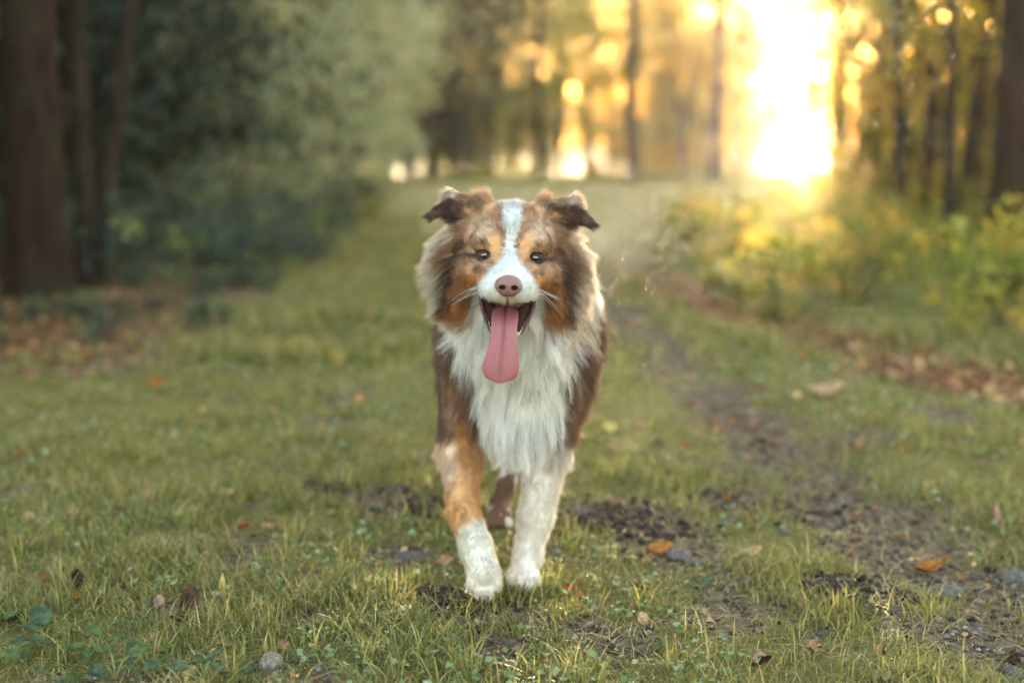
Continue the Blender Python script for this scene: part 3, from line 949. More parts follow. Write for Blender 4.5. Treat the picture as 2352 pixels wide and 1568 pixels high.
words = dict(tan="small tan fallen leaf lying loose on the turf and soil", pink="small rose-brown fallen leaf lying loose on the turf and soil", dark="small dark fallen leaf lying loose on the turf and soil", rust="small rusty fallen leaf lying loose on the turf and soil", orange="small orange fallen leaf lying loose on the turf and soil")
for i in range(95):
    if i < 60:
        px, py = crng.uniform(1340, 2400), 1010 + 560 * crng.random()
        if crng.random() < .45:
            py = 1120 + 220 * crng.random()
    else:
        px, py = crng.uniform(-40, 1340), 1000 + 570 * crng.random()
    kd = kinds[int(crng.integers(0, 7))]
    fallen(px, py, crng.uniform(20, 44), kd, int(crng.integers(0, 6)), words[kd], crng.random() * 6.28, crng.normal(0, .4), crng.normal(0, .3), .010, "small loose leaves, " + kd)

# ---- broad-leaved herbs at the lower left and in the turf
def herb_leaf(name, mat, seed, ratio):
    nl, nw = 23, 9
    v = []
    for i in range(nl):
        t = i / (nl - 1)
        w = ratio * .5 * (max(sin(pi * (t ** .7) * .985 + .02), .02) ** .8) * (1 + (.17 if i % 2 else -.08) + .08 * sin(i * .9 + seed))
        for j in range(nw):
            u = 2 * j / (nw - 1) - 1
            vein = .05 * abs(sin(t * 15 - abs(u) * 4)) * abs(u) + .05 * sin(5 * t + 4 * u + seed) * abs(u)
            v.append((t, u * w, .10 * abs(u) ** 1.3 - .30 * t * t * .5 + vein))
    f = [(i * nw + j, (i + 1) * nw + j, (i + 1) * nw + j + 1, i * nw + j + 1) for i in range(nl - 1) for j in range(nw - 1)]
    return mesh_np(name, np.array(v), np.array(f), mat)
def herb_mat(name, a, b):
    N = Nodes(name)
    tc_ = N.n("ShaderNodeTexCoord")
    n1 = N.noise(3, 4, .6, tc_.outputs["Object"])
    c = N.ramp(n1, [(.38, tuple(a)), (.62, tuple(b))])
    bs = principled(N, c, rough=.7, spec=.2, bump=N.noise(14, 3, .6, tc_.outputs["Object"]), bump_d=.08, bump_s=.6)
    t = N.n("ShaderNodeBsdfTranslucent"); N.l(N.mix(1.0, c, (1.0, 1.1, .5), 'MULTIPLY'), t.inputs[0])
    m = N.n("ShaderNodeMixShader"); m.inputs[0].default_value = .3
    N.l(bs.outputs[0], m.inputs[1]); N.l(t.outputs[0], m.inputs[2])
    return N.surface(m.outputs[0])
MAT_HERB_A = herb_mat("herb_green", srgb(84, 104, 60), srgb(124, 138, 88))
MAT_HERB_B = herb_mat("herb_blue_green", srgb(74, 90, 70), srgb(110, 124, 96))
HL = [herb_leaf("leaf", MAT_HERB_A, 1, .66), herb_leaf("leaf", MAT_HERB_B, 2, .74), herb_leaf("leaf", MAT_HERB_A, 3, .62), herb_leaf("leaf", MAT_HERB_B, 4, .72)]
N = Nodes("herb_stalk")
MAT_STALK = N.surface(principled(N, tuple(srgb(120, 128, 72)), rough=.6).outputs[0])
def herb(px, py, size_px, n, label, kinds_, hgt=.03, group=None):
    x, y, _ = on_ground(px, py)
    z = gz(x, y)
    s_ = size_px / FPX * y * .78
    hgt = hgt * .62
    r = empty("herb", (x, y, z))
    tag(r, label, "herb", group)
    a0 = crng.random() * 6.28
    for i in range(n):
        a = a0 + i * 2.4 + crng.normal(0, .3)
        rad = s_ * crng.uniform(.2, .9)
        h = hgt * crng.uniform(.6, 1.2)
        st = np.array([(0, 0, 0), (cos(a) * rad * .5, sin(a) * rad * .5, h * .8), (cos(a) * rad, sin(a) * rad, h)])
        v, f = tube_np(st, np.array([.0012, .001, .0008]), 5)
        obj_np("stalk", v, f, MAT_STALK, r)
        o = link(bpy.data.objects.new("leaf", HL[kinds_[i % len(kinds_)]]), r)
        q = s_ * crng.uniform(.75, 1.15)
        o.location = (cos(a) * rad, sin(a) * rad, h)
        o.scale = (q, q, q)
        o.rotation_euler = (crng.normal(0, .45), crng.normal(-.05, .4), a + crng.normal(0, .5))
herb(105, 1490, 82, 5, "broad round-leaved herb with one large dull bluish leaf", (1, 0, 1, 0, 2), .055)
herb(10, 1530, 90, 6, "dark bluish broad-leaved herb at the rim of the herb patch", (1, 3, 1, 0), .05)
herb(225, 1500, 66, 6, "light green herb with folded leaves beside the large bluish leaf", (0, 2, 0, 2), .04)
herb(265, 1560, 70, 6, "low herb with toothed leaves in front of the folded-leaf herb", (3, 0, 3), .04)
herb(340, 1540, 62, 5, "herb with flat glossy leaves under a leaning blade", (0, 3, 1), .03)
herb(60, 1440, 60, 5, "small-leaved herb behind the large bluish leaf", (2, 0), .035)
herb(470, 1558, 60, 5, "bluish toothed herb near the cream leaf", (3, 1), .03)
herb(560, 1572, 52, 4, "bluish toothed herb beside the pale speckled stone", (3, 1), .03)
herb(150, 1575, 60, 6, "leafy herb at the foot of the folded-leaf herb", (0, 2, 3), .035)
herb(1695, 1272, 34, 3, "two-leaved pale seedling beneath the pale round tan leaf", (0, 2), .018)
herb(1905, 1480, 30, 3, "three-leaved clover seedling among tall blades", (1, 3, 1), .04)
herb(1610, 1350, 34, 5, "bluish rosette in the grass behind the dark curled leaf", (1, 3), .02)
for px, py in ((120, 1395), (300, 1440), (700, 1525), (820, 1545), (990, 1500), (1100, 1555), (760, 1240), (860, 1210), (1500, 1480), (1600, 1540), (1980, 1400), (1420, 1350), (440, 1250), (620, 1330), (240, 1300), (1220, 1500)):
    herb(px, py, crng.uniform(22, 36), int(crng.integers(3, 6)), "small green rosette of round leaves in the turf", (0, 1, 3, 2), .016, "small rosettes in the turf")
# ================================================================== the dog
rng = np.random.default_rng(7)
HC = np.array(at_y(1171.0, 590.0, 1.975))        # midpoint between the eyes
ROLL = radians(3.0)
_cr, _sr = cos(ROLL), sin(ROLL)

def head(x, y, z):
    """Head-local centimetres (x right, y back, z up) to world metres."""
    X, Z = x * _cr + z * _sr, -x * _sr + z * _cr
    return HC + np.array([X, y, Z]) * 0.01

def head_local(p):
    q = (p - HC) * 100.0
    X = q[:, 0] * _cr - q[:, 2] * _sr
    Z = q[:, 0] * _sr + q[:, 2] * _cr
    return np.stack([X, q[:, 1], Z], axis=1)

PRIMS = []    # each: dict(kind, data, k smooth, flow, length, lift, side)

def add(kind, data, k=0.02, flow=(0, 0, -1), L=0.03, lift=0.3, xs=0.0, wave=0.0, sub=False):
    PRIMS.append(dict(kind=kind, data=data, k=k, flow=np.array(flow, float), L=L, lift=lift, xs=xs, wave=wave, sub=sub))

def ell(c, r, **kw):
    add('ell', (np.array(c, float), np.array(r, float)), **kw)

def cone(a, b, ra, rb, **kw):
    add('cone', (np.array(a, float), np.array(b, float), ra, rb), **kw)

def hell(x, y, z, rx, ry, rz, **kw):
    ell(head(x, y, z), (rx * .01, ry * .01, rz * .01), **kw)

def hcone(a, b, ra, rb, **kw):
    cone(head(*a), head(*b), ra * .01, rb * .01, **kw)

def sd(pr, P):
    if pr['kind'] == 'ell':
        c, r = pr['data']
        q = P - c
        k0 = np.sqrt(((q / r) ** 2).sum(-1))
        k1 = np.sqrt(((q / (r * r)) ** 2).sum(-1)) + 1e-9
        return k0 * (k0 - 1.0) / k1
    a, b, ra, rb = pr['data']
    ab = b - a
    t = np.clip(((P - a) @ ab) / (ab @ ab), 0, 1)
    return np.sqrt((((P - a) - t[..., None] * ab) ** 2).sum(-1)) - (ra + (rb - ra) * t)

X0 = 0.013
# trunk
ell((X0, 2.42, 0.385), (.098, .30, .135), k=.04, flow=(0, 1, -.55), L=.045, lift=.22)
ell((X0, 2.20, 0.375), (.088, .11, .125), k=.05, flow=(.25, .0, -1), xs=.09, L=.060, lift=.30, wave=.5)
ell((X0, 2.165, 0.285), (.062, .075, .060), k=.04, flow=(.2, -.1, -1), xs=.09, L=.062, lift=.25, wave=.5)
ell((X0, 2.68, 0.41), (.082, .20, .095), k=.05, flow=(0, 1, -.6), L=.045, lift=.22)
ell((X0, 2.82, 0.42), (.098, .13, .115), k=.05, flow=(.1, .8, -.8), xs=.1, L=.055, lift=.25)
cone((X0, 2.93, .47), (X0, 2.99, .44), .03, .02, k=.03, flow=(0, 1, -.4), L=.05, lift=.3)
# neck and ruff
cone((X0, 2.25, .445), head(0, 8.5, -.5), .100, .072, k=.05, flow=(.9, .35, -.75), xs=.075, L=.038, lift=.33, wave=.5)
cone((X0, 2.13, .39), head(0, 5.5, -6.5), .078, .052, k=.03, flow=(.45, -.1, -1), xs=.08, L=.055, lift=.28, wave=.5)
for s in (-1, 1):
    ell((X0 + s * .070, 2.25, .375), (.047, .085, .125), k=.04, flow=(s * .05, .35, -1), L=.040, lift=.2, wave=.2)
    # side ruff
    ell(head(s * 7.0, 8.5, -3.8), (.040, .050, .068), k=.03, flow=(s * .9, .3, -.55), L=.037, lift=.36, wave=.5)
# forelegs: picture-left leg reaches forward, picture-right leg stands
ELB_L, CAR_L = np.array(at_y(1058, 1046, 2.20)), np.array(at_y(1064, 1172, 2.115))
PAS_L, PAW_L = np.array(at_y(1092, 1252, 2.075)), np.array(at_y(1112, 1314, 2.035))
cone((X0 - .075, 2.235, .38), ELB_L + (0, 0, .01), .052, .032, k=.03, flow=(-.1, .3, -1), L=.032, lift=.2)
cone(ELB_L, CAR_L, .0265, .0210, k=.02, flow=(0, .15, -1), L=.014, lift=.3)
cone(CAR_L, PAS_L, .0220, .0215, k=.012, flow=(0, -.2, -1), L=.014, lift=.3)
cone(PAS_L, PAW_L, .0215, .0225, k=.012, flow=(0, -.4, -1), L=.012, lift=.28)
for dx, dy, dz in ((-.0165, -.008, -.014), (-.006, -.014, -.022), (.006, -.014, -.022), (.0165, -.008, -.014)):
    cone(PAW_L + (dx * .8, .004, .002), PAW_L + (dx, dy, dz), .0105, .0098, k=.004, flow=(0, -.5, -1), L=.011, lift=.25)
ELB_R, CAR_R = np.array(at_y(1257, 1046, 2.215)), np.array(at_y(1231, 1185, 2.17))
PAS_R, PAW_R = np.array(at_y(1213, 1272, 2.155)), np.array([.018 * 1.0, 2.135, .027])
PAW_R[0] = at_y(1203, 1320, 2.135)[0]
cone((X0 + .075, 2.245, .38), ELB_R + (0, 0, .01), .052, .034, k=.03, flow=(.1, .3, -1), L=.034, lift=.2)
cone(ELB_R, CAR_R, .0290, .0240, k=.02, flow=(0, .15, -1), L=.016, lift=.3)
cone(CAR_R, PAS_R, .0240, .0205, k=.012, flow=(0, -.1, -1), L=.014, lift=.3)
cone(PAS_R, PAW_R, .0205, .0215, k=.012, flow=(0, -.3, -1), L=.012, lift=.28)
for dx, dy, dz in ((-.0165, -.014, -.006), (-.006, -.026, -.007), (.006, -.026, -.007), (.0165, -.014, -.006)):
    cone(PAW_R + (dx * .8, 0, 0), PAW_R + (dx, dy, dz), .0110, .0100, k=.004, flow=(0, -.5, -1), L=.011, lift=.25)
# feathering at the back of the forelegs
cone(ELB_L + (0, .02, -.02), CAR_L + (0, .018, .03), .010, .007, k=.012, flow=(.05, .8, -.9), L=.028, lift=.35)
cone(ELB_R + (.006, .02, -.02), CAR_R + (.006, .018, .02), .010, .007, k=.012, flow=(.15, .8, -.9), L=.030, lift=.38)
# hind legs
def hind(hip, knee, hock, paw):
    hip, knee, hock, paw = (np.array(v, float) for v in (hip, knee, hock, paw))
    cone(hip, knee, .070, .042, k=.04, flow=(0, .6, -1), L=.045, lift=.25)
    cone(knee, hock, .038, .018, k=.02, flow=(0, .4, -1), L=.022, lift=.25)
    cone(hock, paw + (0, .03, .012), .017, .016, k=.012, flow=(0, .1, -1), L=.012, lift=.25)
    cone(paw + (0, .03, .012), paw + (0, -.015, .004), .019, .020, k=.012, flow=(0, -.3, -1), L=.008, lift=.25)
    for dx in (-.015, -.005, .005, .015):
        cone(paw + (dx * .8, -.01, 0), paw + (dx, -.032, -.004), .010, .009, k=.004, flow=(0, -.5, -1), L=.007, lift=.25)
    cone(hip + (0, .06, -.02), knee + (0, .09, .02), .025, .02, k=.03, flow=(0, .6, -1), L=.055, lift=.4)
hind((X0 - .062, 2.78, .40), (X0 - .090, 2.68, .27), (-.108, 2.85, .145), (-.112, 2.78, .022))
hind((X0 + .070, 2.76, .40), (X0 + .075, 2.56, .265), (.012, 2.60, .130), (-.022, 2.47, .026))

# head
hell(0, 5.6, 1.7, 5.7, 7.0, 5.3, k=.015, flow=(.55, .75, .35), xs=.05, L=.012, lift=.2)
hell(0, 4.0, 4.8, 4.0, 4.0, 2.3, k=.015, flow=(.5, .6, .6), xs=.04, L=.013, lift=.22)
for s in (-1, 1):
    hell(s * 3.1, 1.0, 2.0, 2.5, 2.2, 1.9, k=.012, flow=(s * .5, .5, .75), L=.008, lift=.2)
    hell(s * 5.2, 1.6, -2.0, 2.3, 2.6, 1.8, k=.010, flow=(s * .9, .5, -.1), L=.010, lift=.2)
    hell(s * 4.9, 4.0, -3.4, 2.7, 4.2, 3.6, k=.012, flow=(s * .65, .35, -.85), L=.024, lift=.26)
    hell(s * 5.9, 5.5, -5.2, 2.3, 3.5, 3.0, k=.012, flow=(s * .35, .1, -1), L=.030, lift=.24)
    hell(s * 6.0, 4.6, 1.0, 1.5, 2.4, 3.4, k=.012, flow=(s * .55, .3, -.9), L=.028, lift=.24)
    hell(s * 2.3, -4.4, -3.75, 1.9, 4.1, 2.25, k=.010, flow=(s * .6, .75, -.45), L=.0085, lift=.25)
    hell(s * 2.6, -1.0, -2.5, 2.1, 3.2, 2.1, k=.012, flow=(s * .6, .8, -.1), L=.008, lift=.22)
    # ears: a folded flap thrown outwards
    A, C_, E_, T_ = (s * 4.0, 4.6, 6.6), (s * 6.4, 5.4, 3.6), (s * 8.7, 6.0, 8.0), (s * 11.2, 3.8, 4.9)
    F_, M_ = (s * 8.8, 4.4, 5.5), (s * 8.9, 4.9, 6.7)
    B_ = (s * 5.3, 5.0, 5.4)
    ek = dict(k=.009, flow=(s * 1, -.05, -.28), L=.014, lift=.15)
    eb = dict(k=.010, flow=(s * 1, -.05, -.22), L=.024, lift=.22)
    hcone(A, E_, .95, .45, **eb); hcone(E_, T_, .45, .26, **ek)
    hcone(C_, F_, .70, .42, **eb); hcone(F_, T_, .42, .26, **ek)
    hcone(B_, M_, .80, .42, **eb); hcone(M_, T_, .42, .28, **ek)
    hcone(E_, M_, .45, .42, **ek); hcone(M_, F_, .42, .42, **ek)
    hcone((s * 3.6, 4.2, 6.4), (s * 3.9, 4.6, 7.9), 1.2, .5, k=.012, flow=(s * .25, .2, 1), L=.020, lift=.35)
    # lower jaw
    hcone((s * 3.2, 2.6, -5.4), (s * 1.35, -3.0, -9.7), 1.15, .85, k=.006, flow=(s * .4, .5, -.8), L=.006, lift=.2)
hcone((0, -.3, -.9), (0, -7.0, -2.4), 2.7, 1.8, k=.015, flow=(.4, 1, .25), xs=.03, L=.0075, lift=.22)
hell(0, -7.3, -4.7, 1.85, 1.35, 1.25, k=.008, flow=(.5, .1, -.9), xs=.02, L=.0065, lift=.3)
hell(0, -3.1, -10.0, 1.35, 1.0, .75, k=.006, flow=(0, .5, -1), L=.006, lift=.2)
hcone((0, 3.0, -7.2), (0, -2.6, -10.0), 2.4, 1.0, k=.006, flow=(0, .4, -1), L=.008, lift=.2)

def field(P, region=None):
    F = np.full(P.shape[:-1], 1.0, dtype=np.float64)
    for pr in PRIMS:
        d = sd(pr, P)
        k = pr['k']
        h = np.maximum(k - np.abs(F - d), 0.0) / k
        F = np.minimum(F, d) - h * h * k * 0.25
    return F

def prim_box(pr, pad):
    if pr['kind'] == 'ell':
        c, r = pr['data']
        return c - r - pad, c + r + pad
    a, b, ra, rb = pr['data']
    m = max(ra, rb)
    return np.minimum(a, b) - m - pad, np.maximum(a, b) + m + pad

def surface_nets(F, org, h):
    ins = F < 0
    nx, ny, nz = F.shape
    c = [ins[dx:nx - 1 + dx, dy:ny - 1 + dy, dz:nz - 1 + dz] for dx in (0, 1) for dy in (0, 1) for dz in (0, 1)]
    tot = sum(x.astype(np.int8) for x in c)
    act = (tot > 0) & (tot < 8)
    I = np.argwhere(act)
    idx = np.full(act.shape, -1, dtype=np.int64)
    idx[act] = np.arange(len(I))
    acc = np.zeros((len(I), 3)); cnt = np.zeros(len(I))
    offs = [(dx, dy, dz) for dx in (0, 1) for dy in (0, 1) for dz in (0, 1)]
    val = {o: F[I[:, 0] + o[0], I[:, 1] + o[1], I[:, 2] + o[2]] for o in offs}
    for o in offs:
        for ax in range(3):
            if o[ax] == 0:
                o2 = list(o); o2[ax] = 1; o2 = tuple(o2)
                a, b = val[o], val[o2]
                m = (a < 0) != (b < 0)
                t = np.where(m, a / np.where(m, a - b, 1), 0)
                pos = np.array(o, float)[None, :] + t[:, None] * (np.array(o2, float) - np.array(o, float))[None, :]
                acc[m] += pos[m]; cnt[m] += 1
    V = org + (I + acc / cnt[:, None]) * h
    quads = []
    for ax in range(3):
        a1, a2 = (ax + 1) % 3, (ax + 2) % 3
        sl0 = [slice(None)] * 3; sl1 = [slice(None)] * 3
        sl0[ax] = slice(0, -1); sl1[ax] = slice(1, None)
        A, B = ins[tuple(sl0)], ins[tuple(sl1)]
        E = np.argwhere(A != B)
        E = E[(E[:, a1] > 0) & (E[:, a2] > 0) & (E[:, a1] < F.shape[a1] - 1) & (E[:, a2] < F.shape[a2] - 1)]
        flip = B[tuple(E.T)]
        def cell(d1, d2):
            q = E.copy(); q[:, a1] -= d1; q[:, a2] -= d2
            return idx[tuple(q.T)]
        q = np.stack([cell(1, 1), cell(0, 1), cell(0, 0), cell(1, 0)], axis=1)
        q[flip] = q[flip][:, ::-1]
        quads.append(q)
    Q = np.concatenate(quads)
    Q = Q[(Q >= 0).all(1)]
    return V, Q

EYES = [head(s * 3.50, .35, 0.0) for s in (-1, 1)]
def build_body(h=0.0032):
    lo = np.array([-.20, 1.85, -.02]); hi = np.array([.22, 3.05, .68])
    n = np.ceil((hi - lo) / h).astype(int)
    F = np.full(n, 0.6)
    ax = [lo[i] + h * np.arange(n[i]) for i in range(3)]
    for pr in PRIMS:
        a, b = prim_box(pr, pr['k'] + 3 * h)
        i0 = np.clip(np.floor((a - lo) / h).astype(int), 0, n)
        i1 = np.clip(np.ceil((b - lo) / h).astype(int), 0, n)
        s = tuple(slice(i0[i], i1[i]) for i in range(3))
        P = np.stack(np.meshgrid(ax[0][s[0]], ax[1][s[1]], ax[2][s[2]], indexing='ij'), axis=-1)
        d = sd(pr, P)
        k = pr['k']
        Fs = F[s]
        hh = np.maximum(k - np.abs(Fs - d), 0.0) / k
        F[s] = np.minimum(Fs, d) - hh * hh * k * 0.25
    # eye sockets and a narrow mouth cleft
    for e in EYES:
        a, b = e - .02, e + .02
        i0 = np.floor((a - lo) / h).astype(int); i1 = np.ceil((b - lo) / h).astype(int)
        s = tuple(slice(i0[i], i1[i]) for i in range(3))
        P = np.stack(np.meshgrid(ax[0][s[0]], ax[1][s[1]], ax[2][s[2]], indexing='ij'), axis=-1)
        q = (P - (e + np.array([0, -.008, 0]))) / np.array([.0096, .012, .0076])
        d = (np.sqrt((q ** 2).sum(-1)) - 1) * .009
        F[s] = np.maximum(F[s], -d)
    # mouth cavity between palate and lower jaw
    c0, c1 = head(0, 3.0, -6.0), head(0, -5.5, -7.6)
    a, b = np.minimum(c0, c1) - .03, np.maximum(c0, c1) + .03
    i0 = np.floor((a - lo) / h).astype(int); i1 = np.ceil((b - lo) / h).astype(int)
    s = tuple(slice(i0[i], i1[i]) for i in range(3))
    P = np.stack(np.meshgrid(ax[0][s[0]], ax[1][s[1]], ax[2][s[2]], indexing='ij'), axis=-1)
    cav = dict(kind='cone', data=(c0, c1, .016, .020))
    F[s] = np.maximum(F[s], -sd(cav, P))
    return surface_nets(F, lo, h)

# ---------------------------------------------------------------- coat colours
C_WHITE = srgb(228, 224, 223)  # white fur, lightened to offset the shade on the chest
C_MUZ = srgb(194, 190, 190)  # same white fur with the muzzle's soft shading put into it
C_CREAM = srgb(214, 202, 192)
C_TAN = srgb(196, 147, 102)
C_ORANGE = srgb(164, 108, 64)
C_BEIGE = srgb(190, 160, 136)
C_BROWN = srgb(140, 100, 74)
C_BODY = srgb(112, 83, 70)
C_DARK = srgb(54, 32, 27)

def sstep(a, b, x):
    t = np.clip((x - a) / (b - a), 0, 1)
    return t * t * (3 - 2 * t)

def coat(P):
    """Albedo of the coat at world points P."""
    n = len(P)
    H = head_local(P)
    sc = 55.1 * (1.974 / (1.974 + H[:, 1] * .01))
    s = np.abs(H[:, 0]) * sc
    v = (H[:, 2] + H[:, 1] * .0857) * sc
    w1 = (fbm(P, 60, 3, 3) - .5)
    w2 = (fbm(P, 60, 9, 3) - .5)
    s = s + w1 * 42 + rng.normal(0, 9, n)
    v = v + w2 * 42 + rng.normal(0, 9, n)
    mott = fbm(P, 90, 21, 3)
    col = np.empty((n, 3)); col[:] = C_BROWN
    def paint(c, m):
        nonlocal col
        m = np.clip(m, 0, 1)[:, None]
        col = col * (1 - m) + np.asarray(c) * m
    def blob(cx, cy, rx, ry, ang=0.0, soft=.45):
        """Centre in the left-half face chart: x from the midline, y up from the eyes."""
        ca, sa = cos(radians(ang)), sin(radians(ang))
        dx, dy = s - cx, v - cy
        u = (dx * ca + dy * sa) / rx; w = (-dx * sa + dy * ca) / ry
        r = np.sqrt(u * u + w * w)
        return 1 - sstep(1 - soft, 1 + soft, r)
    def band(pts, wd, soft=.5):
        d = np.full(n, 1e9)
        for (ax_, ay_), (bx_, by_) in zip(pts[:-1], pts[1:]):
            ex, ey = bx_ - ax_, by_ - ay_
            t = np.clip(((s - ax_) * ex + (v - ay_) * ey) / (ex * ex + ey * ey), 0, 1)
            d = np.minimum(d, np.hypot(s - ax_ - t * ex, v - ay_ - t * ey))
        return 1 - sstep(wd * (1 - soft), wd * (1 + soft), d)
    # ---- head chart
    paint(C_BEIGE, sstep(.42, .62, mott) * .5)
    paint(C_BEIGE, blob(205, 225, 120, 95) * .9)
    paint(C_BROWN, blob(130, 320, 60, 120, soft=.6) * .5)
    paint(srgb(182, 134, 96), blob(150, 395, 70, 90) * .8)
    paint(C_DARK, band([(60, 165), (45, 95)], 26) * .75)
    paint(C_BROWN, band([(75, 200), (60, 140)], 30) * .6)
    paint(C_TAN, blob(122, 95, 52, 62, soft=.7) * .95)
    paint(C_TAN, blob(110, 20, 38, 45) * .9)
    paint(C_DARK, band([(165, 62), (190, 70)], 16) * .5)
    paint(C_DARK, band([(200, 100), (290, 78)], 24) * .62)
    paint(C_BROWN, blob(330, 100, 75, 60) * .8)
    paint(C_DARK, band([(255, 10), (300, -10), (385, -4)], 20) * .85)
    paint(srgb(190, 148, 110), blob(222, -52, 60, 34) * .9)
    paint(C_DARK, band([(265, -70), (245, -100), (205, -122)], 34, .8) * .7)
    paint(srgb(150, 114, 88), blob(355, -85, 85, 62) * .95)
    paint(srgb(196, 140, 96), blob(240, -185, 95, 45, -20) * .9)
    paint(C_ORANGE, blob(330, -290, 170, 140) * .95)
    paint(srgb(112, 72, 44), blob(310, -215, 90, 45, 25) * .7)
    paint(srgb(104, 64, 40), blob(285, -310, 75, 50) * .75)
    paint(C_ORANGE, blob(375, -430, 75, 110, 15) * .95)
    paint(srgb(120, 78, 46), sstep(.55, .7, fbm(P, 140, 33, 2)) * blob(370, -340, 200, 220) * .5)
    paint(C_DARK, blob(200, -2, 62, 40, -6, .35) * .85)
    # dark hanging hair at the sides of the face, and dark ears
    paint(C_BROWN, band([(330, 330), (390, 200), (420, 60), (465, -120)], 70) * .7)
    paint(C_DARK, band([(372, 70), (424, -60), (455, -180), (465, -300), (452, -400), (430, -450)], 38) * .82)
    paint(C_DARK, (sstep(6.3, 7.4, np.abs(H[:, 0])) * sstep(3.2, 4.2, H[:, 2]) * (1 - sstep(7.0, 8.2, H[:, 2]))) * .92)
    paint(C_DARK, blob(320, 395, 95, 28, -8) * .9)
    paint(C_DARK, blob(430, 270, 70, 45) * .8)
    paint(srgb(205, 190, 178), blob(500, 440, 150, 26, -10) * sstep(3.5, 6.0, H[:, 1]) * .8)  # backlit ear rims and ear backs painted as pale fur
    paint(srgb(222, 196, 186), (sstep(9.6, 10.6, np.abs(H[:, 0])) * sstep(4.6, 6.2, H[:, 1])) * .8)
    paint(srgb(214, 196, 182), sstep(5.2, 6.2, H[:, 1]) * sstep(5.4, 6.4, H[:, 2]) * sstep(4.5, 6.0, np.abs(H[:, 0])) * .85)
    paint(srgb(206, 172, 144), sstep(7.2, 8.4, H[:, 2]) * (1 - sstep(4.5, 5.5, np.abs(H[:, 0]))) * .6)
    # white blaze and muzzle
    bw = np.interp(v, [-360, -250, -210, -150, -90, -40, 20, 80, 150, 250, 400, 470],
                      [250, 240, 225, 180, 135, 88, 52, 30, 32, 60, 75, 80])
    sw = s - w1 * 30
    paint(C_MUZ, (1 - sstep(-14, 18, sw - bw)) * sstep(-420, -380, v) * (1 - sstep(5.5, 8.5, H[:, 1])))
    paint(srgb(206, 184, 172), sstep(330, 420, v) * (1 - sstep(120, 190, s)) * sstep(2.5, 4.5, H[:, 1]) * .75)
    # pinkish skin edge by the muzzle corner, brownish upper lip under the nose
    paint(srgb(150, 118, 98), (1 - sstep(1.0, 2.0, np.abs(H[:, 0]))) * (1 - sstep(-4.7, -4.2, H[:, 2])) * (1 - sstep(-6.8, -6.0, H[:, 1])) * .8)
    paint(srgb(70, 40, 36), (1 - sstep(.08, .22, np.abs(H[:, 0]))) * (1 - sstep(-4.7, -4.4, H[:, 2])) * (1 - sstep(-7.6, -7.0, H[:, 1])))
    # ruff
    ruff = sstep(5.6, 7.0, H[:, 1] + .35 * (np.abs(H[:, 0]) - 7.0)) * (1 - sstep(5.4, 6.4, H[:, 2]))
    ruff = np.maximum(ruff, sstep(-20, 22, s - np.interp(v, [-420, -250, -100, 0, 100, 220], [455, 480, 500, 500, 492, 470])) * (1 - sstep(190, 260, v)))
    paint(srgb(196, 180, 164), ruff)
    paint(C_WHITE, (1 - sstep(-10.2, -9.0, H[:, 2])) * (1 - sstep(395, 440, s)))
    # throat and lower jaw are pale
    paint(C_WHITE, (1 - sstep(-7.4, -6.6, H[:, 2])) * (1 - sstep(4.4, 5.2, np.abs(H[:, 0]))))
    headm = sstep(HC[2] - .145, HC[2] - .105, P[:, 2]) * (1 - sstep(2.17, 2.23, P[:, 1]))
    # ---- body
    px, py = to_px(P)
    px = px + (fbm(P, 35, 41, 2) - .5) * 34
    body = np.empty((n, 3)); body[:] = C_BODY
    bm = fbm(P, 22, 51, 3)
    body = body * (1 - (sstep(.52, .68, bm) * .45)[:, None]) + np.asarray(C_BROWN) * (sstep(.52, .68, bm) * .45)[:, None]
    body = body * (1 - (sstep(.46, .32, bm) * .4)[:, None]) + np.asarray(C_DARK) * (sstep(.46, .32, bm) * .4)[:, None]
    lb = np.interp(py, [600, 700, 740, 800, 860, 920, 960, 1020, 1070], [985, 1015, 1046, 1068, 1086, 1102, 1106, 1104, 1116])
    rb = np.interp(py, [600, 700, 740, 800, 850, 900, 1000, 1060], [1400, 1364, 1336, 1312, 1298, 1290, 1280, 1268])
    white = sstep(-8, 8, px - lb) * sstep(-8, 8, rb - px) * (1 - sstep(2.26, 2.33, P[:, 1]))
    body = body * (1 - white[:, None]) + C_WHITE * white[:, None]
    # picture-left foreleg: tan above, white below a slanting edge
    px = px + (rng.random(n) - .5) * 14; py = py + (rng.random(n) - .5) * 14
    dl = np.minimum(sd(dict(kind='cone', data=(ELB_L, CAR_L, .0, .0)), P), sd(dict(kind='cone', data=(CAR_L, PAW_L, .0, .0)), P))
    leg = (1 - sstep(.040, .055, dl)) * (1 - sstep(.255, .275, P[:, 2]))
    edge = sstep(-14, 14, (1186 + (1090 - px) * .75) - py)
    lc = C_TAN[None] * edge[:, None] + srgb(204, 194, 182)[None] * (1 - edge[:, None])
    pale = ((1 - sstep(.30, .50, (px - 1020) / 80)) * (1 - sstep(1090, 1140, py)) * .5)[:, None]
    lc = lc * (1 - pale) + C_CREAM * pale
    body = body * (1 - leg[:, None]) + lc * leg[:, None]
    ob = (sstep(930, 960, py) * (1 - sstep(1000, 1030, py)) * sstep(1040, 1062, px) * (1 - sstep(1085, 1100, px)) * (1 - sstep(2.24, 2.30, P[:, 1])) * .8)[:, None]
    body = body * (1 - ob) + C_ORANGE * ob
    # picture-right foreleg: cream
    dr = np.minimum(sd(dict(kind='cone', data=(ELB_R, CAR_R, .0, .0)), P), sd(dict(kind='cone', data=(CAR_R, PAW_R, .0, .0)), P))
    leg = (1 - sstep(.045, .06, dr)) * (1 - sstep(.275, .31, P[:, 2]))
    body = body * (1 - leg[:, None]) + C_CREAM * leg[:, None]
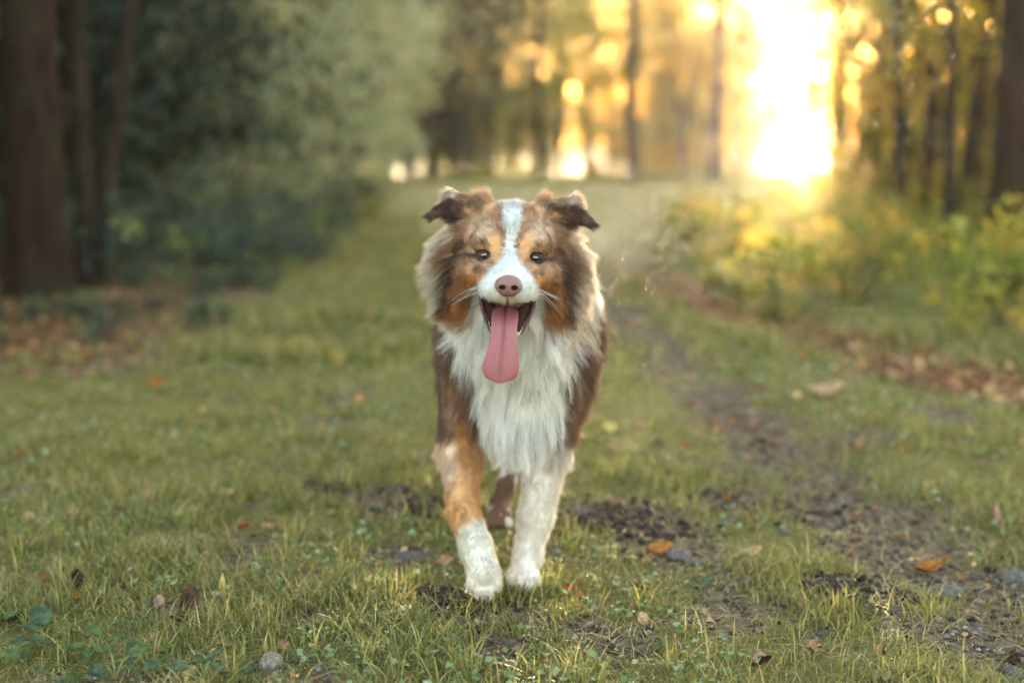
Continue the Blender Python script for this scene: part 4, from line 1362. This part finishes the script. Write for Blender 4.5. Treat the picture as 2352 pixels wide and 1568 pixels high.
    # hind legs: brown fronts, cream trousers and feet with shade painted in
    hm = sstep(2.36, 2.42, P[:, 1]) * (1 - sstep(.20, .30, P[:, 2] + (P[:, 1] - 2.7) * -.3))
    hc = np.where((fbm(P, 30, 61, 3) > .60)[:, None] | (P[:, 0] < -.125)[:, None], C_CREAM[None] * .7, srgb(92, 64, 48)[None])
    body = body * (1 - hm[:, None]) + hc * hm[:, None]
    out = col * headm[:, None] + body * (1 - headm[:, None])
    return out

V, Q = build_body()
dog = empty("dog", (X0, 2.4, 0.0))
tag(dog, "brown and white long-haired shepherd dog trotting with its tongue out", "dog")
DOG_O = np.array([X0, 2.4, 0.0])

N = Nodes("dog_skin")
at = N.attr("tint")
MAT_SKIN = N.surface(principled(N, at.outputs["Color"], rough=.75, spec=.2, bump=N.noise(700, 2), bump_d=.0006).outputs[0])

base = coat(V)
Hv = head_local(V)
body_o = obj_np("body", V - DOG_O, Q, MAT_SKIN, dog, cols=base)
VN = np.empty(len(V) * 3, dtype=np.float32)
body_o.data.vertices.foreach_get("normal", VN)
VN = VN.reshape(-1, 3).astype(np.float64)
# bare skin: inside of the mouth, eyelids
jawtop = -5.4 - (2.6 - Hv[:, 1]) * .76          # height of the upper edge of the lower jaw
jawtop = np.where(Hv[:, 1] > 1.5, -7.6, jawtop)
inside = (np.abs(Hv[:, 0]) < 3.4) & (Hv[:, 2] > jawtop + .1) & (Hv[:, 1] < 7.5)
mouth = (inside & (((Hv[:, 2] < -4.6) & (Hv[:, 1] > -1.0)) | ((Hv[:, 2] < -4.9) & (VN[:, 2] < -.55) & (Hv[:, 1] > -7.2)) | ((Hv[:, 2] < -6.4) & (Hv[:, 1] > -6.0)))).astype(float)
base = base * (1 - mouth[:, None]) + srgb(50, 18, 20) * mouth[:, None]
for e in EYES:
    q = (V - e) / np.array([.0130, .02, .0100])
    m = 1 - sstep(.85, 1.25, np.sqrt((q ** 2).sum(1)))
    base = base * (1 - m[:, None]) + srgb(48, 28, 26) * m[:, None]
c4 = np.ones((len(V), 4), dtype=np.float32); c4[:, :3] = base
body_o.data.attributes["tint"].data.foreach_set("color", c4.ravel())

# ---------------------------------------------------------------- fur
def prim_params(P):
    ds = np.stack([sd(pr, P) for pr in PRIMS], axis=1)
    w = np.exp(-(ds - ds.min(1, keepdims=True)) / .008)
    w /= w.sum(1, keepdims=True)
    flow = np.zeros_like(P); L = np.zeros(len(P)); lift = np.zeros(len(P)); wave = np.zeros(len(P))
    for i, pr in enumerate(PRIMS):
        f = np.tile(pr['flow'], (len(P), 1))
        if pr['xs'] > 0:
            cx = pr['data'][0][0]
            f[:, 0] *= np.clip((P[:, 0] - cx) / pr['xs'], -1, 1)
        f /= np.linalg.norm(f, axis=1, keepdims=True) + 1e-9
        flow += f * w[:, i:i + 1]
        L += pr['L'] * w[:, i]; lift += pr['lift'] * w[:, i]; wave += pr['wave'] * w[:, i]
    return flow, L, lift, wave

def quad_area(V, Q):
    a = np.linalg.norm(np.cross(V[Q[:, 1]] - V[Q[:, 0]], V[Q[:, 2]] - V[Q[:, 0]]), axis=1)
    b = np.linalg.norm(np.cross(V[Q[:, 2]] - V[Q[:, 0]], V[Q[:, 3]] - V[Q[:, 0]]), axis=1)
    return .5 * (a + b)

def make_fur(density, K=6):
    area = quad_area(V, Q)
    cen = V[Q].mean(1)
    Hc = head_local(cen)
    onhead = (cen[:, 1] < 2.09) & (cen[:, 2] > HC[2] - .125)
    rear = cen[:, 1] > 2.42
    legs_ = (cen[:, 2] < .26) & ~rear
    dens = np.where(onhead, density * 3.4, np.where(rear, np.where(cen[:, 2] < .25, density * 1.4, density * .45), np.where(legs_, density * 2.2, density)))
    m = mouth[Q].max(1) > .3
    dens = np.where(m, 0, dens)
    cum = np.cumsum(area * dens)
    n = int(cum[-1])
    f = np.searchsorted(cum, rng.random(n) * cum[-1])
    u, v = rng.random((2, n, 1))
    q = Q[f]
    P = (V[q[:, 0]] * (1 - u) + V[q[:, 1]] * u) * (1 - v) + (V[q[:, 3]] * (1 - u) + V[q[:, 2]] * u) * v
    Nn = (VN[q[:, 0]] * (1 - u) + VN[q[:, 1]] * u) * (1 - v) + (VN[q[:, 3]] * (1 - u) + VN[q[:, 2]] * u) * v
    Nn /= np.linalg.norm(Nn, axis=1, keepdims=True) + 1e-9
    keep = np.ones(n, bool)
    eyed = np.full(n, 9.0)
    for e in EYES:
        qq = (P - e) / np.array([.0104, .016, .0080])
        eyed = np.minimum(eyed, np.sqrt((qq ** 2).sum(1)))
    keep &= eyed > 1.0
    HP = head_local(P)
    nose = (HP[:, 1] < -8.3) & (np.abs(HP[:, 0]) < 1.6) & (HP[:, 2] > -3.9)
    keep &= ~nose
    P, Nn, HP, eyed = P[keep], Nn[keep], HP[keep], eyed[keep]
    n = len(P)
    flow, L, lift, wave = prim_params(P)
    L = L * np.where(eyed < 1.8, np.clip((eyed - .7) / 1.1, .25, 1), 1)
    ft = flow - (flow * Nn).sum(1, keepdims=True) * Nn
    ft /= np.linalg.norm(ft, axis=1, keepdims=True) + 1e-9
    jit = rng.normal(0, .10, (n, 3))
    fl_n = np.stack([fbm(P, 45, 71 + i, 2) - .5 for i in range(3)], axis=1)
    d0 = ft * (1 - lift[:, None]) + Nn * lift[:, None] + jit * .8 + fl_n * .55
    d0 /= np.linalg.norm(d0, axis=1, keepdims=True)
    d1 = flow * .7 + ft * .5 + np.array([0, 0, -.30])[None] * np.clip(L / .04, 0, 1)[:, None] + jit + fl_n * .6
    d1 /= np.linalg.norm(d1, axis=1, keepdims=True)
    Ls = L * rng.uniform(.62, 1.12, n)
    t = np.linspace(0, 1, K)
    bend = np.clip(.35 + L / .05 * .3, 0, .8)[:, None]
    pts = np.zeros((n, K, 3))
    pts[:, 0] = P - Nn * .0012
    for k in range(1, K):
        tm = (t[k] + t[k - 1]) * .5
        dd = d0 * (1 - tm * bend) + d1 * tm * bend
        dd /= np.linalg.norm(dd, axis=1, keepdims=True)
        pts[:, k] = pts[:, k - 1] + dd * (Ls / (K - 1))[:, None]
    # gentle waves in the long hair
    ph = fbm(P, 28, 81, 2) * 14
    side = np.cross(d1, Nn); side /= np.linalg.norm(side, axis=1, keepdims=True) + 1e-9
    for k in range(1, K):
        pts[:, k] += side * (np.sin(t[k] * 6.0 + ph) * t[k] * wave * .0045)[:, None]
    # locks: strands of a small cell draw together towards their tips
    warp = np.stack([vnoise(P, 70, 91 + i) for i in range(3)], axis=1)
    cell = np.where(L > .03, .0100, np.where(L > .012, .0060, .0042))
    key = np.floor((P + (warp - .5) * cell[:, None] * 1.6) / cell[:, None]).astype(np.int64)
    hsh = key[:, 0] * 73856093 ^ key[:, 1] * 19349663 ^ key[:, 2] * 83492791
    uq, inv = np.unique(hsh, return_inverse=True)
    cnt = np.bincount(inv)
    cl = np.clip((L - .005) / .03, .15, 1) * .55
    crand = rng.random(len(uq))[inv]
    cdir = rng.normal(0, 1, (len(uq), 3))[inv]
    for k in range(1, K):
        mean = np.stack([np.bincount(inv, weights=pts[:, k, i]) / cnt for i in range(3)], axis=1)[inv]
        wgt = (cl * t[k] ** 1.3)[:, None] * (.5 + .5 * crand[:, None])
        pts[:, k] = pts[:, k] * (1 - wgt) + mean * wgt + cdir * (L * .10 * t[k] ** 1.5)[:, None]
    key = np.floor((P + (warp - .5) * .02) / .021).astype(np.int64)
    hsh = key[:, 0] * 73856093 ^ key[:, 1] * 19349663 ^ key[:, 2] * 83492791
    uq2, inv2 = np.unique(hsh, return_inverse=True)
    c2 = rng.normal(0, 1, (len(uq2), 3))[inv2]; crand2 = rng.random(len(uq2))[inv2]
    big = np.clip((L - .02) / .03, 0, 1)
    for k in range(1, K):
        mean = np.stack([np.bincount(inv2, weights=pts[:, k, i]) / np.bincount(inv2) for i in range(3)], axis=1)[inv2]
        wgt = (big * .28 * t[k] ** 1.4)[:, None]
        pts[:, k] = pts[:, k] * (1 - wgt) + mean * wgt + c2 * (big * L * .14 * t[k] ** 1.4)[:, None]
    pts[:, :, 2] = np.maximum(pts[:, :, 2], .004)
    col = coat(P + Nn * .001)
    pale_ = np.clip(col.mean(1, keepdims=True) / .6, 0, 1)
    col = col * (1 + (crand[:, None] - .5) * (.62 - .40 * pale_)) * (1 + (crand2[:, None] - .5) * .10) * rng.uniform(.84, 1.14, (n, 1))
    tipc = col * .80 + .20 * np.array([.55, .45, .36])
    rad = np.where(L > .03, .00024, np.where(L > .012, .00022, .00020))
    return pts, np.clip(col, .003, .92), np.clip(tipc, .003, .92), rad, t

N = Nodes("fur")
at = N.attr("tint")
mixn = at.outputs["Color"]
dif = N.n("ShaderNodeBsdfDiffuse"); N.l(mixn, dif.inputs[0])
hr = N.n("ShaderNodeBsdfHair", component='Reflection')
hr.inputs["RoughnessU"].default_value = .35; hr.inputs["RoughnessV"].default_value = .7
spec_c = N.mix(.5, mixn, (.9, .9, .9)); N.l(spec_c, hr.inputs["Color"])
ht = N.n("ShaderNodeBsdfTranslucent"); N.l(mixn, ht.inputs[0])
m1 = N.n("ShaderNodeMixShader"); m1.inputs[0].default_value = .36
N.l(dif.outputs[0], m1.inputs[1]); N.l(ht.outputs[0], m1.inputs[2])
m2 = N.n("ShaderNodeMixShader"); m2.inputs[0].default_value = .06
N.l(m1.outputs[0], m2.inputs[1]); N.l(hr.outputs[0], m2.inputs[2])
MAT_FUR = N.surface(m2.outputs[0])

def hair_object(name, pts, col, rad, mat, parent, taper=None):
    n, K, _ = pts.shape
    cu = bpy.data.hair_curves.new(name)
    cu.add_curves([K] * n)
    cu.position_data.foreach_set("vector", np.ascontiguousarray(pts, dtype=np.float32).ravel())
    if taper is None:
        taper = np.linspace(1.0, .15, K)
    r = (rad[:, None] * taper[None]).astype(np.float32)
    ra = cu.attributes.get("radius") or cu.attributes.new("radius", 'FLOAT', 'POINT')
    ra.data.foreach_set("value", r.ravel())
    a = cu.attributes.new("tint", 'FLOAT_COLOR', 'CURVE')
    c4 = np.ones((n, 4), dtype=np.float32); c4[:, :3] = col
    a.data.foreach_set("color", c4.ravel())
    cu.materials.append(mat)
    return link(bpy.data.objects.new(name, cu), parent)

FUR_DENSITY = 165000.0
pts, col, tipc, rad, tt = make_fur(FUR_DENSITY)
print("fur strands", len(pts))
hair_object("fur", pts - DOG_O, col, rad, MAT_FUR, dog)

# ---------------------------------------------------------------- eyes
N = Nodes("eye_iris")
MAT_IRIS = N.surface(principled(N, N.ramp(N.noise(900, 3), [(.3, tuple(srgb(92, 58, 26))), (.7, tuple(srgb(156, 110, 54)))]), rough=.3).outputs[0])
N = Nodes("eye_pupil")
MAT_PUPIL = N.surface(principled(N, (.004, .004, .005), rough=.05, spec=.9).outputs[0])
N = Nodes("eye_dark_rim")
MAT_RIM = N.surface(principled(N, tuple(srgb(44, 26, 24)), rough=.4, spec=.5).outputs[0])
N = Nodes("eye_cornea")
gl = N.n("ShaderNodeBsdfGlossy"); gl.inputs["Roughness"].default_value = .03
tr = N.n("ShaderNodeBsdfTransparent")
fr = N.n("ShaderNodeFresnel"); fr.inputs[0].default_value = 1.55
mx = N.n("ShaderNodeMixShader"); N.l(fr.outputs[0], mx.inputs[0]); N.l(tr.outputs[0], mx.inputs[1]); N.l(gl.outputs[0], mx.inputs[2])
MAT_CORNEA = N.surface(mx.outputs[0])

def uv_sphere(c, r, nu=28, nv=16, axis_cut=None):
    th = np.linspace(0, pi, nv); ph = np.linspace(0, 2 * pi, nu, endpoint=False)
    T, Pp = np.meshgrid(th, ph, indexing='ij')
    r = np.broadcast_to(np.array(r, float), (3,))
    v = np.stack([np.sin(T) * np.cos(Pp) * r[0], -np.cos(T) * r[1], np.sin(T) * np.sin(Pp) * r[2]], axis=-1).reshape(-1, 3) + np.array(c)
    f = []
    for i in range(nv - 1):
        for j in range(nu):
            a, b = i * nu + j, i * nu + (j + 1) % nu
            f.append((a, a + nu, b + nu, b))
    return v, np.array(f)

def disc_cap(c, R, ang, aim, nu=28, nv=6, rs=1.0):
    """Cap of a sphere about the direction aim: iris and pupil follow the eyeball."""
    aim = np.array(aim, float); aim /= np.linalg.norm(aim)
    u = np.cross(aim, (0, 0, 1.0)); u /= np.linalg.norm(u); w = np.cross(u, aim)
    v, f = [], []
    for i in range(nv):
        a = ang * i / (nv - 1)
        for j in range(nu):
            p = 2 * pi * j / nu
            v.append(np.array(c) + R * rs * (aim * cos(a) + (u * cos(p) + w * sin(p)) * sin(a)))
    for i in range(nv - 1):
        for j in range(nu):
            a, b = i * nu + j, i * nu + (j + 1) % nu
            f.append((a, b, b + nu, a + nu))
    return np.array(v), np.array(f)

def tube(path, radii, nseg=8, closed=False):
    path = np.array(path, float); n = len(path)
    radii = np.broadcast_to(np.array(radii, float), (n,))
    v, f = [], []
    for i in range(n):
        a = path[(i - 1) % n if closed else max(i - 1, 0)]; b = path[(i + 1) % n if closed else min(i + 1, n - 1)]
        d = b - a; d /= np.linalg.norm(d) + 1e-9
        ref = np.array([0, 0, 1.0]) if abs(d[2]) < .9 else np.array([1.0, 0, 0])
        u = np.cross(d, ref); u /= np.linalg.norm(u); w = np.cross(u, d)
        for j in range(nseg):
            p = 2 * pi * j / nseg
            v.append(path[i] + radii[i] * (u * cos(p) + w * sin(p)))
    m = n if closed else n - 1
    for i in range(m):
        for j in range(nseg):
            a, b = i * nseg + j, i * nseg + (j + 1) % nseg
            c, e = ((i + 1) % n) * nseg + j, ((i + 1) % n) * nseg + (j + 1) % nseg
            f.append((a, b, e, c))
    v = np.array(v)
    return v, np.array(f)

for s, e in zip((-1, 1), EYES):
    R = .0108
    c = e + np.array([0, .0030, 0])
    v, f = uv_sphere(c, R)
    eye = obj_np("eye", v - DOG_O, f, MAT_RIM, dog)
    aim = np.array([0.0, -1.0, .10]) + np.array([s * .10, 0, 0])
    v, f = disc_cap(c, R, radians(39), aim, rs=1.012)
    obj_np("iris", v - DOG_O, f, MAT_IRIS, eye)
    v, f = disc_cap(c, R, radians(28), aim, rs=1.024)
    obj_np("pupil", v - DOG_O, f, MAT_PUPIL, eye)
    v, f = disc_cap(c, R, radians(46), aim, rs=1.05)
    obj_np("cornea", v - DOG_O, f, MAT_CORNEA, eye)
    # eyelid rim: an almond loop in front of the eyeball
    loop = []
    for j in range(28):
        a = 2 * pi * j / 28
        lx = cos(a) * .0096
        lz = sin(a) * (.0050 if sin(a) > 0 else .0061)
        ly = -math.sqrt(max(R * R * 1.12 - lx * lx * .75 - lz * lz, 1e-6))
        loop.append(c + np.array([lx, ly, lz - lx * s * .12]))
    v, f = tube(loop, .0017, 8, closed=True)
    obj_np("eyelid", v - DOG_O, f, MAT_RIM, eye)

# ---------------------------------------------------------------- nose leather
def build_nose(h=.0009):
    c = head(0, -9.2, -3.15)
    lo = c - np.array([.026, .022, .024]); hi = c + np.array([.026, .022, .024])
    n = np.ceil((hi - lo) / h).astype(int)
    ax = [lo[i] + h * np.arange(n[i]) for i in range(3)]
    P = np.stack(np.meshgrid(*ax, indexing='ij'), axis=-1)
    def E(x, y, z, rx, ry, rz):
        return sd(dict(kind='ell', data=(head(x, y, z), np.array([rx, ry, rz]) * .01)), P)
    def sm(a, b, k):
        hh = np.maximum(k - np.abs(a - b), 0) / k
        return np.minimum(a, b) - hh * hh * k * .25
    F = E(0, -8.7, -2.75, 1.55, 1.35, 1.10)
    for s in (-1, 1):
        F = sm(F, E(s * .98, -9.0, -3.15, .85, 1.0, .90), .006)
        F = sm(F, E(s * .50, -9.0, -3.95, .62, .75, .60), .005)
    F = sm(F, E(0, -9.3, -3.25, .55, .75, .95), .004)
    for s in (-1, 1):
        d = E(s * .80, -10.05, -3.25, .44, .9, .33)
        F = np.maximum(F, -d)
        sl = sd(dict(kind='cone', data=(head(s * 1.0, -9.9, -3.42), head(s * 1.75, -9.5, -3.62), .0015, .0010)), P)
        F = np.maximum(F, -sl)
    gr = sd(dict(kind='cone', data=(head(0, -10.1, -3.5), head(0, -9.7, -4.6), .0009, .0012)), P)
    F = np.maximum(F, -gr)
    return surface_nets(F, lo, h)

v, f = build_nose()
hl = head_local(v)
N = Nodes("nose_leather")
at = N.attr("tint")
vo = N.n("ShaderNodeTexVoronoi"); vo.inputs["Scale"].default_value = 900
MAT_NOSE = N.surface(principled(N, at.outputs["Color"], rough=.34, spec=.45, bump=vo.outputs[0], bump_d=.0005, bump_s=.5).outputs[0])
nc = np.tile(srgb(126, 90, 86), (len(v), 1))
low = sstep(-3.4, -4.2, hl[:, 2])[:, None]  # shade on the lower nose painted into its colour
nc = nc * (1 - low * .55) + srgb(120, 66, 62) * low * .55
nost = np.zeros(len(v))
for s in (-1, 1):
    q = (hl - np.array([s * .80, -9.9, -3.25])) / np.array([.52, 1.0, .42])
    nost = np.maximum(nost, 1 - sstep(.75, 1.1, np.sqrt((q ** 2).sum(1))))
nc = nc * (1 - nost[:, None]) + srgb(58, 24, 26) * nost[:, None]
obj_np("nose", v - DOG_O, f, MAT_NOSE, dog, cols=nc)

# ---------------------------------------------------------------- tongue, lips, teeth
def build_tongue():
    yz = np.array([(2.2, -7.0), (.4, -7.3), (-1.8, -7.8), (-3.8, -8.7), (-5.0, -10.3), (-5.5, -12.1), (-5.7, -13.8), (-5.7, -15.2), (-5.55, -16.2), (-5.4, -16.75)])
    hw = np.array([1.6, 1.78, 1.84, 1.82, 1.80, 2.02, 2.36, 2.42, 1.90, .45])
    m = 44
    tq = np.linspace(0, 9, m); ti = np.arange(10)
    def spl(a):
        i = np.clip(np.floor(tq).astype(int), 0, 8); fr_ = tq - i
        g = np.gradient(a)
        h00 = 2 * fr_ ** 3 - 3 * fr_ ** 2 + 1; h10 = fr_ ** 3 - 2 * fr_ ** 2 + fr_; h01 = -2 * fr_ ** 3 + 3 * fr_ ** 2; h11 = fr_ ** 3 - fr_ ** 2
        return h00 * a[i] + h10 * g[i] + h01 * a[i + 1] + h11 * g[i + 1]
    Y, Z, Wd = spl(yz[:, 0]), spl(yz[:, 1]), np.maximum(spl(hw), .3)
    tx = np.gradient(Y); tz = np.gradient(Z); ln = np.hypot(tx, tz)
    ny, nz = tz / ln, -tx / ln           # outward (front/up) normal of the sheet
    flip = np.where(ny > 0, -1, 1)
    ny, nz = ny * flip, nz * flip
    ny[0:3], nz[0:3] = ny[3], nz[3]
    K = 21
    u = np.linspace(-1, 1, K)
    vv, cc = [], []
    for i in range(m):
        cx = np.interp(tq[i], [0, 4, 9], [-.15, -.30, -.55])
        prof = .34 * np.sqrt(np.clip(1 - np.abs(u) ** 3, 0, 1)) - .40 * np.exp(-(u / .11) ** 2) * np.interp(tq[i], [0, 7, 9], [1, .55, .1]) + .10 * u * u
        for j in range(K):
            w = Wd[i] * (1 - .02 * sin(i * 1.3))
            vv.append(head(cx + u[j] * w, Y[i] + ny[i] * prof[j], Z[i] + nz[i] * prof[j]))
            cc.append((tq[i], u[j]))
    top = len(vv)
    for i in range(m):
        cx = np.interp(tq[i], [0, 4, 9], [-.15, -.30, -.55])
        for j in range(K):
            p = -.34 * math.sqrt(max(1 - abs(u[j]) ** 3, 0)) + .10 * u[j] ** 2
            vv.append(head(cx + u[j] * Wd[i], Y[i] + ny[i] * p, Z[i] + nz[i] * p))
            cc.append((tq[i], u[j]))
    ff = []
    for i in range(m - 1):
        for j in range(K - 1):
            a = i * K + j
            ff.append((a, a + 1, a + K + 1, a + K))
            b = top + a
            ff.append((b, b + K, b + K + 1, b + 1))
    for j in range(K - 1):
        a = (m - 1) * K + j
        ff.append((a, a + 1, top + a + 1, top + a))
        a = j
        ff.append((a, top + a, top + a + 1, a + 1))
    return np.array(vv), np.array(ff), np.array(cc)

v, f, cc = build_tongue()
def wet_rough(N):
    m = N.n("ShaderNodeMapRange")
    N.l(N.noise(240, 4, .7), m.inputs[0])
    m.inputs[1].default_value = .35; m.inputs[2].default_value = .65
    m.inputs[3].default_value = .12; m.inputs[4].default_value = .55
    return m.outputs[0]
N = Nodes("tongue_flesh")
at = N.attr("tint")
b = principled(N, at.outputs["Color"], rough=wet_rough(N), spec=.55, bump=N.noise(520, 4), bump_d=.0016, bump_s=.5)
b.inputs["Subsurface Weight"].default_value = .12
b.inputs["Subsurface Radius"].default_value = (.006, .002, .001)
b.inputs["Subsurface Scale"].default_value = .6
MAT_TONGUE = N.surface(b.outputs[0])
tc = np.tile(srgb(152, 88, 96), (len(v), 1))
wv = fbm(v, 90, 5, 3)[:, None]
tc = tc * (1 - sstep(.45, .65, wv) * .35) + srgb(146, 80, 90) * sstep(.45, .65, wv) * .35
ed = (sstep(.55, 1.0, np.abs(cc[:, 1])) * sstep(4.5, 7.5, cc[:, 0]))[:, None]
tc = tc * (1 - ed * .7) + srgb(152, 66, 74) * ed * .7
gv_ = (np.exp(-(cc[:, 1] / .10) ** 2) * (1 - sstep(7, 8.6, cc[:, 0])) * .5)[:, None]  # shade in the groove painted as a darker midline
tc = tc * (1 - gv_) + srgb(128, 70, 76) * gv_
tp = sstep(7.8, 9, cc[:, 0])[:, None]
tc = tc * (1 - tp * .6) + srgb(166, 82, 88) * tp * .6
obj_np("tongue", v - DOG_O, f, MAT_TONGUE, dog, cols=tc)

N = Nodes("lip_skin")
MAT_LIP = N.surface(principled(N, N.ramp(N.noise(500, 3), [(.35, tuple(srgb(46, 20, 22))), (.7, tuple(srgb(100, 50, 50)))]), rough=.4, spec=.5).outputs[0])
N = Nodes("tooth_enamel")
MAT_TOOTH = N.surface(principled(N, tuple(srgb(226, 214, 184)), rough=.3, spec=.5).outputs[0])
for s in (-1, 1):
    path, rr = [], []
    for i in range(64):
        t = i / 63.0
        x = s * (3.75 * (1 - t) + 2.05 * t + .35 * sin(t * pi))
        y = 1.6 * (1 - t) - 3.2 * t - .5 * sin(t * pi)
        z = -5.0 * (1 - t) - 10.3 * t
        saw = (i % 5) / 5.0
        saw *= .55 + .45 * sin(i * .9) ** 2
        path.append(head(x + s * .26 * saw * (1 - .5 * t), y, z))
        rr.append((.0036 * (1 - t) + .0018 * t) * (.75 + .5 * saw))
    v, f = tube(path, rr, 9)
    obj_np("lower_lip", v - DOG_O, f, MAT_LIP, dog)
    # upper lip edge under the flews
    path, rr = [], []
    for i in range(24):
        t = i / 23.0
        x = s * (3.75 * (1 - t) + 1.0 * t + .55 * sin(t * pi))
        y = 1.4 * (1 - t) - 8.2 * t
        z = -5.0 - .75 * sin(min(t * 1.25, 1.0) * pi * .5) - .1 * t
        path.append(head(x, y, z)); rr.append(.0024 * (1 - .6 * t))
    v, f = tube(path, rr, 8)
    obj_np("upper_lip", v - DOG_O, f, MAT_LIP, dog)
    for tx_, ty_, tz_, ln_, w_ in ((2.55, -.4, -7.9, .7, .30), (2.3, -1.4, -8.7, .6, .26)):
        v, f = tube([head(s * tx_, ty_, tz_ - .3), head(s * tx_, ty_ - .05, tz_ + ln_ * .5), head(s * tx_ * .99, ty_ - .1, tz_ + ln_)], [w_ * .01, w_ * .0085, .0006], 8)
        obj_np("tooth", v - DOG_O, f, MAT_TOOTH, dog)

# ---------------------------------------------------------------- whiskers and chin hairs
wp, wc = [], []
for s in (-1, 1):
    for i in range(9):
        r0 = np.array([s * rng.uniform(3.2, 3.9), rng.uniform(-6.2, -3.5), rng.uniform(-4.4, -3.0)])
        ln = rng.uniform(3.6, 5.8)
        up = rng.uniform(-.55, .12)
        pts_ = []
        for k in range(6):
            t = k / 5.0
            pts_.append(head(r0[0] + s * ln * t * .85, r0[1] + ln * t * .10 + .4 * t * t, r0[2] + ln * up * t - .9 * t * t))
        wp.append(pts_); wc.append(C_WHITE)
whisk = np.array(wp)
hair_object("whiskers", whisk - DOG_O, np.array(wc), np.full(len(whisk), .00017), MAT_FUR, dog, np.linspace(1, .3, 6))

# claws and pads of the reaching paw
N = Nodes("claw_horn")
MAT_CLAW = N.surface(principled(N, tuple(srgb(52, 36, 36)), rough=.4, spec=.4).outputs[0])
for PW, offs in ((PAW_L, ((-.0165, -.008, -.014), (-.006, -.014, -.022), (.006, -.014, -.022), (.0165, -.008, -.014))),
                 (PAW_R, ((-.0165, -.014, -.006), (-.006, -.026, -.007), (.006, -.026, -.007), (.0165, -.014, -.006)))):
    for o in offs:
        b0 = PW + np.array(o) + np.array([0, -.004, -.0085])
        v, f = tube([b0, b0 + (0, -.003, -.003), b0 + (0, -.004, -.0055)], [.0022, .0018, .0005], 7)
        obj_np("claw", v - DOG_O, f, MAT_CLAW, dog)
# ================================================================== haze in the evening air, added for the veiling glare round the sun
hv = np.array([(x, y, z) for x in (-60, 60) for y in (-12, 120) for z in (-9.5, 16)], float)
hf = np.array([(0, 1, 3, 2), (4, 6, 7, 5), (0, 4, 5, 1), (2, 3, 7, 6), (0, 2, 6, 4), (1, 5, 7, 3)])
HZ = bpy.data.materials.new("evening_glare_haze")
HZ.use_nodes = True
HZ.node_tree.nodes.clear()
ho = HZ.node_tree.nodes.new("ShaderNodeOutputMaterial")
hp = HZ.node_tree.nodes.new("ShaderNodeVolumePrincipled")
hp.inputs["Color"].default_value = (.95, .93, .90, 1)
hp.inputs["Density"].default_value = HAZE_D
hp.inputs["Anisotropy"].default_value = .7
HZ.node_tree.links.new(hp.outputs[0], ho.inputs["Volume"])
haze = obj_np("haze", hv, hf, HZ, smooth=False)
haze["kind"] = "stuff"
